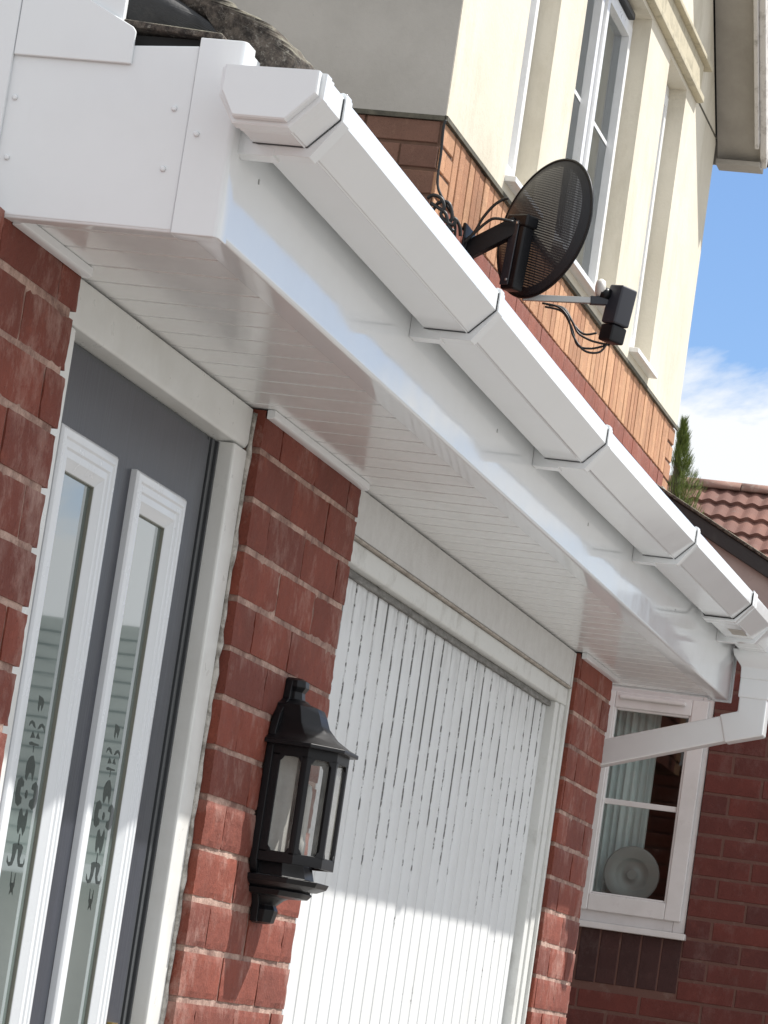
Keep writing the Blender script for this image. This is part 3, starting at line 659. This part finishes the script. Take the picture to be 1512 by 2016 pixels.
# glazed body: bottom ring, top ring, five posts
def plan(d=0): return oct_(.078 - d, .040 - d * .4, .106 - d)
bd = MB()
for z0, z1 in ((.096, .113), (.262, .280)):
    A = plan(); B = plan(.007)
    n = len(A)
    bd.loft([[(A[i][0], A[i][1], LZ + z0), (A[i][0], A[i][1], LZ + z1), (B[i][0], B[i][1], LZ + z1), (B[i][0], B[i][1], LZ + z0)] for i in range(n)])
A = plan(); 
for i in range(1, 5):
    for jn, sgn_ in ((i - 1, 1), (i + 1, 1)):
        p = Vector(A[i]); q = Vector(A[jn]); d = (q - p).normalized() * .0085; nrm = (Vector((LX, WY - .04)) - p).normalized() * .006
        bd.pz([tuple(p), tuple(p + d), tuple(p + d + nrm), tuple(p + nrm)], LZ + .110, LZ + .265)
for i, w in ((0, .024), (5, .024)):
    p = Vector(A[i]); q = Vector(A[1 if i == 0 else 4]); d = (q - p).normalized() * w; nn = .006 if i == 0 else -.006
    bd.pz([tuple(p), tuple(p + d), tuple(p + d + Vector((nn, 0))), tuple(p + Vector((nn, 0)))], LZ + .110, LZ + .265)
# scalloped corners of each pane
for i in range(5):
    p = Vector(A[i]); q = Vector(A[i + 1]); e = q - p; ln = e.length; e.normalize(); nr = (Vector((LX, WY - .04)) - (p + q) / 2).normalized() * .004
    s0 = .023 if i == 0 else .0075; s1 = ln - (.023 if i == 4 else .0075)
    for a, b in ((s0, s0 + .0075), (s1 - .0075, s1)):
        c0, c1 = (a, b) if a == s0 else (b, a)
        for zc, zd in ((.1125, .0075), (.2625, -.0075)):
            pts = [p + e * c0, p + e * c1, p + e * c0]
            v = [(pts[0].x, pts[0].y, LZ + zc), (pts[1].x, pts[1].y, LZ + zc), ((p + e * (c0 + (c1 - c0) * .65)).x, (p + e * (c0 + (c1 - c0) * .65)).y, LZ + zc + zd * .65), (pts[0].x, pts[0].y, LZ + zc + zd * 1.3)]
            w_ = [(x + nr.x, y + nr.y, z) for x, y, z in v]; bd.add(v + w_, [(0, 1, 2, 3), (4, 7, 6, 5)] + [(k, (k + 1) % 4, 4 + (k + 1) % 4, 4 + k) for k in range(4)])
bd.build('cage', M_BLACK, L, .0006, 1)
Bq = plan(.0055)
for i in range(5):
    p, q = Bq[i], Bq[i + 1]
    MB().add([(p[0], p[1], LZ + .108), (q[0], q[1], LZ + .108), (q[0], q[1], LZ + .268), (p[0], p[1], LZ + .268)], [(0, 1, 2, 3)]).build('pane', M_LGLASS, L)
MB().py([(LX - .070, LZ + .106), (LX + .070, LZ + .106), (LX + .070, LZ + .27), (LX - .070, LZ + .27)], WY - .0150, WY - .0125).build('reflector', M_LINER, L)
bl = MB(); cx, cy = LX + .004, WY - .05
bl.loft([[(cx + .0125 * r * math.cos(a), cy + .0125 * r * math.sin(a), LZ + z) for a in [2 * math.pi * i / 16 for i in range(16)]] for r, z in [(1.1, .100), (1.1, .135), (1.0, .137), (.95, .150), (1.0, .152), (1.0, .215), (.8, .224), (.3, .228)]], True, True)
bl.build('bulb', M_LINER, L)

# ------------------------------------------------------------------ rendered house beyond
R_ = thing('rendered_house', (12.1, 4.4, -1.4), 'cream rendered gable house with three tall windows over an orange brick base', 'house')
FY = 2.4; BZ = 2.53
def gable(x): return 3.70 + (min(x, 24.2 - x) - 9.68) * .84 + .05
ops = [(10.63, 11.075, 2.60, 3.745), (11.49, 12.705, 2.60, 3.745), (13.18, 13.645, 2.60, 3.745)]
mb = MB()
xs_ = [9.75, 10.63, 11.075, 11.49, 12.1, 12.705, 13.18, 13.645, 14.51]
def frontcol(x0, x1, z0, z1a, z1b):
    mb.loft([[(x0, FY, z0), (x0, FY, z1a), (x0, FY + .105, z1a), (x0, FY + .105, z0)], [(x1, FY, z0), (x1, FY, z1b), (x1, FY + .105, z1b), (x1, FY + .105, z0)]])
for a, b in zip(xs_, xs_[1:]):
    inop = any(o[0] <= a + 1e-6 and b <= o[1] + 1e-6 for o in ops)
    if inop: frontcol(a, b, 3.745, gable(a), gable(b)); frontcol(a, b, BZ + .005, 2.60, 2.60)
    else: frontcol(a, b, BZ + .005, gable(a), gable(b))
mb.build('front_wall', M_REND, R_)
mb = MB(); mb.box(9.746, 9.7495, FY + .0015, 7.0, BZ + .005, 3.72); mb.box(9.7495, 9.86, FY + .106, 7.0, BZ + .005, 3.72); mb.build('side_wall', M_RENDG, R_)
mb = MB(); mb.box(14.42, 14.5095, FY + .106, 7.0, -1.4, 3.72); mb.build('side_wall', M_RENDG, R_)
mb = MB(); mb.box(9.87, 14.41, FY + .45, FY + .5, -1.4, 5.0); mb.build('inner_wall', M_ROOM, R_)
mb = MB(); mb.px([(FY - .006, BZ - .004), (FY - .006, BZ + .010), (FY + .002, BZ + .012), (FY + .002, BZ - .004)], 9.745, 14.515); mb.box(9.745, 9.752, FY, 7, BZ - .004, BZ + .010); mb.build('drip_edge', M_DRIP, R_)
# brickwork below the render
mb = MB(); x = 9.93
random.seed(11)
while x < 14.34:
    one_brick(mb, x, x + .0665, 2.314, BZ - .005, FY + .004, .1, 'x', .0012, .002, -1); x += .075
bricks(mb, 9.758, 9.925, 1.2, BZ - .004, FY + .004, .1, 'x', 9.754, zref=BZ, L=.165)
bricks(mb, 14.348, 14.505, 1.2, BZ - .004, FY + .004, .1, 'x', 14.348, zref=BZ, L=.16)
mb.build('brick_course', M_ORG, R_)
MB().box(9.758, 14.50, FY + .0085, FY + .09, 1.2, BZ - .004).build('mortar', M_MORT3, R_)
mb = MB(); bricks(mb, FY + .012, 6.9, 1.2, BZ - .004, 9.7525, .09, 'y', FY + .012, zref=BZ); mb.build('side_brickwork', M_BRN, R_)
MB().box(9.7585, 9.85, FY + .09, 6.9, 1.2, BZ - .004).build('side_mortar', M_MORT3, R_)
mb = MB(); bricks(mb, 9.93, 14.34, 1.2, 2.309, FY + .001, .1, 'x', 9.93, zref=2.31, vjt=.004); mb.build('red_brick_band', M_REDB, R_)
mb = MB(); mb.box(14.347, 14.512, FY - .004, FY + .01, 2.12, 2.262); mb.build('lead_flashing', M_SOFF2, R_, .003)
# windows
def window(a, b, z0, z1, mull=()):
    y = FY + .070; fw = .052
    f = MB(); 
    def rect(x0, x1, q0, q1, w, y0, y1):
        f.box(x0, x0 + w, y0, y1, q0, q1); f.box(x1 - w, x1, y0, y1, q0, q1); f.box(x0 + w, x1 - w, y0 + .0005, y1, q0, q0 + w); f.box(x0 + w, x1 - w, y0 + .0005, y1, q1 - w, q1)
    rect(a, b, z0, z1, fw, y, y + .06)
    edges = [a + fw] + list(mull) + [b - fw]
    for m_ in mull: f.box(m_ - .03, m_ + .03, y - .0005, y + .06, z0 + fw, z1 - fw)
    for p, q in zip(edges, edges[1:]):
        p2 = p + (.03 if p in mull else 0); q2 = q - (.03 if q in mull else 0)
        rect(p2 + .002, q2 - .002, z0 + fw + .002, z1 - fw - .002, .045, y - .012, y + .04)
        f.box(p2 + .04, q2 - .04, y + .0135, y + .0160, z0 + .62, z0 + .636)
    fr_ = f.build('window', M_WINB, R_, .003)
    MB().add([(a + .03, y + .017, z0 + .03), (b - .03, y + .017, z0 + .03), (b - .03, y + .017, z1 - .03), (a + .03, y + .017, z1 - .03)], [(0, 1, 2, 3)]).build('glass', M_GLASS2, fr_)
    s_ = MB(); s_.px([(FY - .036, z0 - .024), (FY - .036, z0 - .006), (FY + .068, z0 - .0005), (FY + .068, z0 - .024)], a - .015, b + .03); s_.build('sill', M_WINB, fr_, .002)
    c_ = MB(); n = 26; pr_ = [(a + .05 + (b - a - .1) * i / n, FY + .112 + .010 * math.sin(i * 1.9) + .006 * math.sin(i * 4.3)) for i in range(n + 1)]
    c_.loft([[(x, y_, z0 + .02) for x, y_ in pr_], [(x, y_, z1 - .02) for x, y_ in pr_]], False, True, closed=False); c_.build('curtain', M_CURTW, fr_)
    return fr_
window(10.632, 11.073, 2.60, 3.743)
w2 = window(11.492, 12.703, 2.60, 3.743, (12.10,))
window(13.182, 13.643, 2.60, 3.743)
MB().box(12.22, 12.60, FY + .045, FY + .0695, 3.705, 3.730).build('trickle_vent', M_BLACK, w2, .003)
# label moulding over the windows
mo = MB()
mo.px([(FY - .030, 3.768), (FY - .030, 3.792), (FY - .015, 3.798), (FY - .0005, 3.798), (FY - .0005, 3.764), (FY - .015, 3.764)], 10.23, 13.90)
mo.px([(FY - .015, 3.7985), (FY - .015, 3.915), (FY - .0005, 3.915), (FY - .0005, 3.7985)], 10.25, 13.88)
mo.px([(FY - .038, 3.918), (FY - .038, 3.936), (FY - .0005, 3.948), (FY - .0005, 3.9155), (FY - .022, 3.9155)], 10.20, 13.97)
mo.build('label_moulding', M_TRIMR, R_, .003)
MB().px([(FY - .003, 3.778), (FY - .003, 3.786), (FY - .0005, 3.786), (FY - .0005, 3.778)], 13.905, 14.505).build('render_bead', M_DRIP, R_)
# gable verge, right hand slope
def along(x): return 3.715 + (14.60 - x) * .84
vg = MB(); xa, xb = 14.66, 12.0
def slab(mb, x0, x1, y0, y1, d0, d1): # a board following the rake; d offsets measured vertically
    mb.loft([[(x0, y0, along(x0) + d0), (x0, y1, along(x0) + d0), (x0, y1, along(x0) + d1), (x0, y0, along(x0) + d1)], [(x1, y0, along(x1) + d0), (x1, y1, along(x1) + d0), (x1, y1, along(x1) + d1), (x1, y0, along(x1) + d1)]])
s_ = MB(); slab(s_, xa - .02, xb, FY - .185, FY - .001, .015, .04); s_.build('verge_soffit', M_SOFF2, R_)
s_ = MB(); s_.box(14.56, 14.68, FY - .19, FY - .001, 3.690, 3.712); s_.box(14.668, 14.68, FY - .19, FY + .3, 3.712, 3.85); s_.build('eaves_box', M_SOFF2, R_, .002)
s_ = MB(); slab(s_, 14.60, xb, FY - .215, FY - .187, -.022, .16); s_.build('barge_board', M_BARGE, R_, .004)
s_ = MB(); slab(s_, 14.50, xb, FY - .1865, FY - .168, -.050, .012); s_.build('inner_board', M_BARGE, R_, .003)
s_ = MB(); slab(s_, xa + .10, xb, FY - .26, FY + 2.8, .161, .205)
for i in range(9): slab(s_, xa + .10 - i * .29, xa - .20 - i * .29, FY - .268, FY + 2.8, .205, .225)
s_.build('roof', M_SLATE, R_)
s_ = MB()
s_.loft([[(12.1, FY - .26, along(12.1) + .161), (12.1, FY + 2.8, along(12.1) + .161), (12.1, FY + 2.8, along(12.1) + .205), (12.1, FY - .26, along(12.1) + .205)], [(9.4, FY - .26, along(14.8) + .161), (9.4, FY + 2.8, along(14.8) + .161), (9.4, FY + 2.8, along(14.8) + .205), (9.4, FY - .26, along(14.8) + .205)]])
s_.build('roof', M_SLATE, R_)

# ------------------------------------------------------------------ satellite dish
C = Vector((10.30, 2.184, 2.364))
r_ = Vector((0.218361, -0.965104, 0.144542)); u_ = Vector((-0.165347, 0.109385, 0.980151)); f_ = Vector((0.961758, 0.237926, 0.135692))
a_ = math.radians(22); dirn = math.cos(a_) * r_ - math.sin(a_) * u_
nrm = (math.sin(math.radians(50)) * dirn + math.cos(math.radians(50)) * f_).normalized()
maj = (math.sin(a_) * r_ + math.cos(a_) * u_).normalized(); mino = maj.cross(nrm).normalized()
SD = thing('satellite_dish', (C.x, C.y, C.z), 'dark perforated oval satellite dish on an arm against the cream house wall', 'satellite dish')
Rm = Matrix((nrm, mino, maj)).transposed()     # local x = toward the focus, y = width, z = height
def dl(p): return tuple(Rm @ Vector(p) + C)
A_, B_ = .186, .220; dep = .058
ds = MB(); rings = []; n = 48
v = [(-dep, 0, 0)]; f = []
for i in range(1, 11):
    q = i / 10
    for k in range(n):
        t = 2 * math.pi * k / n; v.append((-dep * (1 - q * q), A_ * q * math.cos(t), B_ * q * math.sin(t) * (1 - .05 * math.cos(t) ** 2)))
for k in range(n): f.append((0, 1 + k, 1 + (k + 1) % n))
for i in range(9):
    for k in range(n): o1 = 1 + i * n; f.append((o1 + k, o1 + (k + 1) % n, o1 + n + (k + 1) % n, o1 + n + k))
ds.add(v, f, True)
dob = ds.build('dish', M_DISH, SD, local=True); dob.matrix_parent_inverse = Matrix(); dob.rotation_mode = 'QUATERNION'; dob.rotation_quaternion = Rm.to_quaternion()
rim = MB(); rim.tube([dl((0, (A_) * math.cos(t), (B_) * math.sin(t) * (1 - .05 * math.cos(t) ** 2))) for t in [2 * math.pi * k / 32 for k in range(33)]], .0045, 6)
rim.build('rim', M_BLACK, SD)
def obox(mb, c, ax, ay, az, hx, hy, hz):
    Rr = Matrix((Vector(ax).normalized(), Vector(ay).normalized(), Vector(az).normalized())).transposed()
    mb.box(-hx, hx, -hy, hy, -hz, hz, Rr, c); return mb
bk = MB(); cen = Vector((10.235, 2.240, 2.262)); axz = Vector((0, -.05, 1)).normalized(); axx = nrm; axy = axz.cross(axx).normalized(); axx = axy.cross(axz)
obox(bk, cen, axx, axy, axz, .022, .030, .112)
obox(bk, cen + axz * .100 + axy * .008, axx, axy, axz, .026, .046, .020)
bk.build('back_bracket', M_BLACK, SD, .008)
fp = MB(); obox(fp, cen - axx * .0245 + axy * .010, axx, axy, axz, .003, .018, .10); fp.build('face_plate', M_LNB, SD, .003)
for a, b in ((.09, .005), (.088, .034), (-.085, .008)):
    sc_ = MB(); p = cen - axx * .030 + axz * a + axy * (b - .01); obox(sc_, p, axx, axy, axz, .003, .0035, .0035)
    sc_.build('bolt', M_SCREW, SD, .001)
arm = MB(); p0 = Vector((10.235, 2.40, 2.255)); p1 = Vector((10.235, 2.262, 2.345)); d = (p1 - p0).normalized(); sd = d.cross(Vector((1, 0, 0))).normalized()
obox(arm, (p0 + p1) / 2, d, (1, 0, 0), sd, (p1 - p0).length / 2 + .012, .019, .026)
arm.box(10.17, 10.31, 2.394, 2.404, 2.17, 2.33)
arm.build('wall_arm', M_BLACK, SD, .003)
la = MB(); q0 = Vector((10.315, 2.225, 2.150)); q1 = Vector((10.40, 1.992, 2.181)); d = (q1 - q0).normalized(); sd = d.cross(Vector((0, 0, 1))).normalized(); up_ = sd.cross(d)
obox(la, (q0 + q1) / 2, d, sd, up_, (q1 - q0).length / 2, .008, .0095); la.build('feed_arm', M_STEEL, SD, .002)
la = MB(); obox(la, q1 + d * .012, d, sd, up_, .055, .012, .0125); la.build('arm_clamp', M_LNB, SD, .002)
ln = MB(); lc = Vector((10.41, 1.948, 2.146)); lz = Vector((0, -.11, 1)).normalized(); lx = Vector((.8, -.55, 0)); lx = (lx - lz * lx.dot(lz)).normalized(); ly = lz.cross(lx)
obox(ln, lc + lz * .025, lx, ly, lz, .034, .029, .060); ln.build('receiver', M_LNB, SD, .007)
ln = MB(); obox(ln, lc - lz * .063, lx, ly, lz, .031, .027, .026); ln.build('receiver_cap', M_BLACK, SD, .006)
nk = MB(); le = lc + lz * .055 - lx * .01 + Vector((0, .03, 0)); nk.tube([tuple(le), tuple(le + Vector((-.01, .028, .004)))], .019, 14); nk.build('feed_neck', M_BLACK, SD)
fa_ = Vector((-.25, .93, -.1)).normalized(); e1 = fa_.cross(Vector((0, 0, 1))).normalized(); e2 = fa_.cross(e1); c0 = Vector((10.40, 2.008, 2.217)); lz_ = MB()
lz_.loft([[tuple(c0 + fa_ * h + (e1 * math.cos(t) + e2 * math.sin(t)) * q) for t in [2 * math.pi * k / 20 for k in range(20)]] for h, q in ((-.014, .024), (-.004, .031), (.003, .031), (.012, .025), (.016, .011))], True, True)
lz_.build('lens_cap', M_LENS, SD)
for nm, pts in (('c', [(10.37, 2.174, 2.150), (10.38, 2.125, 2.145), (10.38, 2.091, 2.116), (10.38, 2.068, 2.063), (10.38, 2.028, 2.02), (10.39, 1.984, 2.021), (10.40, 1.965, 2.052)]),
                ('c', [(10.39, 2.165, 2.152), (10.40, 2.116, 2.147), (10.4, 2.081, 2.11), (10.4, 2.058, 2.076), (10.4, 2.021, 2.058), (10.4, 1.990, 2.052), (10.41, 1.958, 2.05)]),
                ('c', [(10.40, 2.158, 2.152), (10.42, 2.113, 2.150), (10.42, 2.077, 2.103), (10.42, 2.043, 2.078), (10.42, 2.005, 2.085)]),
                ('c', [(10.40, 2.170, 2.146), (10.42, 2.119, 2.140), (10.42, 2.083, 2.093), (10.42, 2.058, 2.042), (10.42, 2.015, 2.036), (10.42, 1.972, 2.05)])):
    MB().tube(pts, .0034, 6).build('cable', M_CABLE, SD)
for pts in ([(10.2, 2.285, 2.422), (10.2, 2.300, 2.418), (10.2, 2.327, 2.396), (10.2, 2.355, 2.354), (10.2, 2.372, 2.313), (10.2, 2.402, 2.271)],
            [(10.19, 2.258, 2.350), (10.18, 2.312, 2.353), (10.18, 2.34, 2.335), (10.18, 2.374, 2.297), (10.18, 2.41, 2.26)]):
    MB().tube(pts, .0045, 6).build('cable', M_CABLE, SD)
K = MB()
K.tube([(9.735, 2.397, 2.525), (9.735, 2.400, 2.499), (9.742, 2.398, 2.423), (9.735, 2.396, 2.363), (9.73, 2.390, 2.327), (9.73, 2.376, 2.300), (9.74, 2.354, 2.270), (9.76, 2.331, 2.230), (9.78, 2.33, 2.15)], .0042, 6)
for pts in ([(9.73, 2.414, 2.29), (9.72, 2.397, 2.298), (9.72, 2.372, 2.29), (9.72, 2.36, 2.265), (9.72, 2.367, 2.245), (9.72, 2.354, 2.228), (9.72, 2.328, 2.216), (9.72, 2.32, 2.235)],
            [(9.73, 2.402, 2.276), (9.72, 2.376, 2.262), (9.72, 2.352, 2.246), (9.72, 2.34, 2.214), (9.72, 2.323, 2.198)],
            [(9.74, 2.40, 2.25), (9.73, 2.38, 2.28), (9.73, 2.35, 2.28), (9.73, 2.335, 2.24), (9.73, 2.345, 2.21), (9.74, 2.32, 2.18)],
            [(9.73, 2.345, 2.225), (9.74, 2.33, 2.24), (9.75, 2.315, 2.222), (9.76, 2.31, 2.195)]):
    K.tube(pts, .0055, 6)
tag(K.build('cable_run', M_CABLE), 'tangled black cable running down the brick corner below the grey wall', 'cable')

# ------------------------------------------------------------------ brick house wing with the small window
WX = 12.8
B_H = thing('brick_wing', (14.0, 1.5, -1.4), 'dark red brick wing with a dark verge and a small white window', 'house')
hole = [(1.842, 2.40, .385, 1.275)]
mb = MB(); random.seed(5)
bricks(mb, .2, 2.399, -1.4, 1.60, WX, .1, 'y', .06, zref=.9965, cut=[(1.842, 2.40, .19, 1.2755)], jt=.011, vjt=.009)
mb.build('wall', M_RED2, B_H)
mb = MB(); mb.box(WX + .0025, WX + .1, .2, 1.8415, -1.4, 1.60); mb.box(WX + .0025, WX + .1, 1.8415, 2.398, -1.4, .386); mb.box(WX + .0025, WX + .1, 1.8415, 2.398, 1.277, 1.60); mb.build('mortar', M_MORT2, B_H)
mb = MB(); y = 1.846
while y < 2.39:
    one_brick(mb, y, y + .068, .196, .3835, WX - .001, .1, 'y', .001, .002, -1); y += .075
mb.build('soldier_course', M_DRED, B_H)
def vz(y): return 1.934 - (2.128 - y) * .505
mb = MB(); mb.loft([[(WX, 2.399, 1.6015), (WX, .2, 1.6015), (WX, .2, min(vz(.2), 9) if vz(.2) > 1.61 else 1.61), (WX, 1.399, 1.61), (WX, 2.399, vz(2.399))], [(WX + .1, 2.399, 1.6015), (WX + .1, .2, 1.6015), (WX + .1, .2, 1.61), (WX + .1, 1.399, 1.61), (WX + .1, 2.399, vz(2.399))]])
mb.build('gable_panel', M_CLAD, B_H)
mb = MB()
def rk(y0, y1, x0, x1, d0, d1, m_): m_.loft([[(x0, y0, vz(y0) + d0), (x1, y0, vz(y0) + d0), (x1, y0, vz(y0) + d1), (x0, y0, vz(y0) + d1)], [(x0, y1, vz(y1) + d0), (x1, y1, vz(y1) + d0), (x1, y1, vz(y1) + d1), (x0, y1, vz(y1) + d1)]])
rk(.6, 2.399, WX - .03, WX + .03, -.002, .055, mb); mb.build('verge_board', M_VERGE, B_H, .003)
mb = MB(); rk(.6, 2.399, WX - .045, WX + 1.2, .0555, .069, mb); mb.build('roof', M_LICH, B_H, .003)
# window: outer frame, sash, bar, sill, glass
f = MB(); y0, y1, z0, z1 = 1.845, 2.40, .41, 1.268
X0 = WX + .012
def wr(mb, a, b, c, d, w, x0, x1):
    mb.box(x0, x1, a, a + w, c, d); mb.box(x0, x1, b - w, b, c, d); mb.box(x0 + .0004, x1, a + w, b - w, c, c + w); mb.box(x0 + .0004, x1, a + w, b - w, d - w, d)
wr(f, y0, y1, z0, z1, .045, X0, X0 + .06)
WF = f.build('window', M_WIN, B_H, .003)
f = MB(); wr(f, y0 + .018, y1 - .135, z0 + .040, z1 - .018, .060, X0 - .018, X0 - .001); wr(f, y0 + .076, y1 - .193, z0 + .098, z1 - .076, .010, X0 - .012, X0 + .02); f.build('sash', M_WIN, WF, .004)
f = MB(); f.box(X0 - .004, X0 + .008, y0 + .086, y1 - .20, .8385, .8585); f.build('glazing_bar', M_WIN, WF, .002)
f = MB(); f.box(X0 - .034, X0 - .018, 1.945, 2.19, 1.222, 1.238); f.build('trickle_vent', M_WIN, WF, .005)
f = MB(); f.px([(y0 - .01, .386), (y0 - .01, .409), (2.399, .409), (2.399, .386)], WX - .035, X0 + .05); f.build('sill', M_WIN, WF, .003)
MB().add([(X0 + .004, y0 + .08, .49), (X0 + .004, 2.25, .49), (X0 + .004, 2.25, 1.2), (X0 + .004, y0 + .08, 1.2)], [(0, 1, 2, 3)]).build('glass', M_GLASS, WF)
rm = MB(); rm.add([(x, y, z) for x in (WX + .11, WX + 2.0) for y in (1.5, 2.95) for z in (.1, 1.6)], [(4, 6, 7, 5), (0, 4, 5, 1), (2, 3, 7, 6), (0, 2, 6, 4), (1, 5, 7, 3)]); rm.build('room', M_ROOM, B_H)
cu = MB(); n = 40; pr_ = [(WX + .17 + .014 * math.sin(i * 1.3) + .006 * math.sin(i * 2.9), 2.055 + .22 * i / n) for i in range(n + 1)]
cu.loft([[(x, y, .47) for x, y in pr_], [(x, y, 1.24) for x, y in pr_]], False, True, closed=False)
tag(cu.build('curtain', M_CURT), 'pale gathered curtain hanging inside the small white window', 'curtain')
pl = MB(); n = 40; c0 = (WX + .095, 2.075, .600)
pl.loft([[(c0[0] + h, c0[1] + q * math.cos(t), c0[2] + q * math.sin(t)) for t in [2 * math.pi * k / n for k in range(n)]] for h, q in ((.004, .018), (.012, .022), (.012, .050), (.0, .058), (-.002, .062), (-.010, .098), (-.008, .103), (.002, .100), (.016, .03))], True, True)
tag(pl.build('round_dish', M_PLATE), 'round white dish propped behind the small window', 'dish')

# ------------------------------------------------------------------ conifer behind the wing
T = thing('conifer', (15.25, 2.50, -1.4), 'narrow green conifer rising behind the wing roof beside the house corner', 'tree')
MB().tube([(15.25, 2.50, -1.4), (15.25, 2.49, .8), (15.24, 2.49, 2.2), (15.25, 2.505, 2.62)], (.06, .006), 8).build('trunk', M_BARK, T)
random.seed(21); mb = MB()
def spray(p, d, L_, w):
    d = d.normalized(); a = d.cross(Vector((random.uniform(-1, 1), random.uniform(-1, 1), .3))).normalized()
    nseg = 5
    for i in range(nseg):
        t = i / nseg; q = p + d * L_ * t; ww = w * (1 - t * .8)
        for s_ in (-1, 1):
            tip = q + d * L_ * .38 + a * s_ * ww
            b_ = d.cross(a) * ww * .16
            mb.add([tuple(q - b_), tuple(q + b_), tuple(tip)], [(0, 1, 2)])
for i in range(6500):
    z = random.uniform(1.6, 2.72)
    if z < 2.50: rad, cy = .076 * min(1, (2.58 - z) / .12), 2.455
    else: rad, cy = .036 * min(1, (2.73 - z) / .16), 2.478 + (z - 2.5) * .08
    if i % 3 == 0 and z < 2.62: rad, cy = .032, 2.485
    rad *= 1 + .25 * math.sin(z * 55)
    t = random.uniform(0, 2 * math.pi); q = rad * math.sqrt(random.random())
    p = Vector((15.25 + q * math.cos(t), cy + q * math.sin(t), z - .03))
    spray(p, Vector((math.cos(t) * .45, math.sin(t) * .45, .9 + .6 * random.random())), random.uniform(.018, .045), .0075)
mb.build('crown', M_CYP, T)

# ------------------------------------------------------------------ tiled house far beyond
F = thing('tiled_house', (36, 7.0, -1.4), 'distant house with a red interlocking tile roof behind the wing', 'house')
RX = 36.0; RZ = 5.73; n_rows = 20; ro = MB()
gauge = .30; sl = math.radians(38); cs, sn = math.cos(sl), math.sin(sl)
yw = .15
for rI in range(n_rows):
    d0 = .05 + rI * gauge; d1 = d0 + gauge + .03
    ny = int(9.0 / .0187); va = []; vb = []; vc = []
    for i in range(ny + 1):
        y = 2.5 + i * .0187; ph = (y / yw + .0) % 1
        w = .024 * (0.5 - .5 * math.cos(2 * math.pi * ph)) ** .8
        lift = .045
        va.append((RX - d0 * cs - .0 * sn, y, RZ - d0 * sn + w)); vb.append((RX - d1 * cs - lift * sn, y, RZ - d1 * sn + lift * cs + w - .006)); vc.append((RX - d1 * cs - (lift - .035) * sn, y, RZ - d1 * sn + (lift - .038) * cs + w * .6))
    m_ = ny + 1
    ro.add(va + vb + vc, [(i, i + 1, m_ + i + 1, m_ + i) for i in range(ny)] + [(m_ + i, m_ + i + 1, 2 * m_ + i + 1, 2 * m_ + i) for i in range(ny)])
ro.build('roof', M_RTILE, F)
rd = MB(); y = 2.5
while y < 11.3:
    rd.loft([[(RX + .13 * math.cos(t), y_, RZ - .03 + .095 * math.sin(t)) for t in [math.pi * k / 8 for k in range(9)]] for y_ in (y, y + .44)], True, True); y += .45
rd.build('ridge', M_RIDGE, F)
w = MB(); w.box(RX - 2.7, RX + 2.7, 2.7, 11.1, -1.4, 3.55); w.build('wall', M_RED2, F)
w = MB(); w.loft([[(RX, y, RZ - .06), (RX + 2.85, y, RZ - .06 - 2.85 * .78), (RX + 2.7, y, 3.5), (RX - 2.7, y, 3.5), (RX - .02, y, RZ - .12)] for y in (2.7, 11.1)]); w.build('roof_back', M_RTILE, F)

# ------------------------------------------------------------------ low house across the drive, mirrored in the door glass
Q = thing('grey_bungalow', (33, -6, -1.4), 'low grey roofed house with white gutter mirrored in the door glass', 'house')
M_GR = dirty('grey_green_tile', (.10, .12, .115), (.05, .06, .06), .4, .7, 6, .8)
w = MB(); w.box(31, 37, -14.0, -4.6, -1.4, .75); w.build('wall', M_CLAD, Q)
w = MB()
for i in range(16):
    t0, t1 = i / 16, (i + 1.10) / 16
    w.loft([[(30.6 + 3.4 * t0, y, .80 + 2.55 * t0 + .02), (30.6 + 3.4 * t0, y, .80 + 2.55 * t0), (30.6 + 3.4 * t1, y, .80 + 2.55 * t1 - .02), (30.6 + 3.4 * t1, y, .80 + 2.55 * t1 + .0)] for y in (-14.4, -4.35)])
w.loft([[(34.0, y, 3.30), (37.4, y, .8), (34, y, .8), (30.8, y, .86)] for y in (-14.3, -4.45)])
w.build('roof', M_GR, Q)
w = MB(); w.box(30.45, 30.62, -14.4, -4.3, .70, .86); w.build('gutter', M_PVC, Q)
w = MB(); w.loft([[(30.5, y, .74), (34.0, y, 3.36), (34.0, y, 3.56), (30.5, y, .90)] for y in (-4.34, -4.30)]); w.build('verge_board', M_PVC, Q)

for o in bpy.data.objects:
    if '_b' in o: del o['_b']
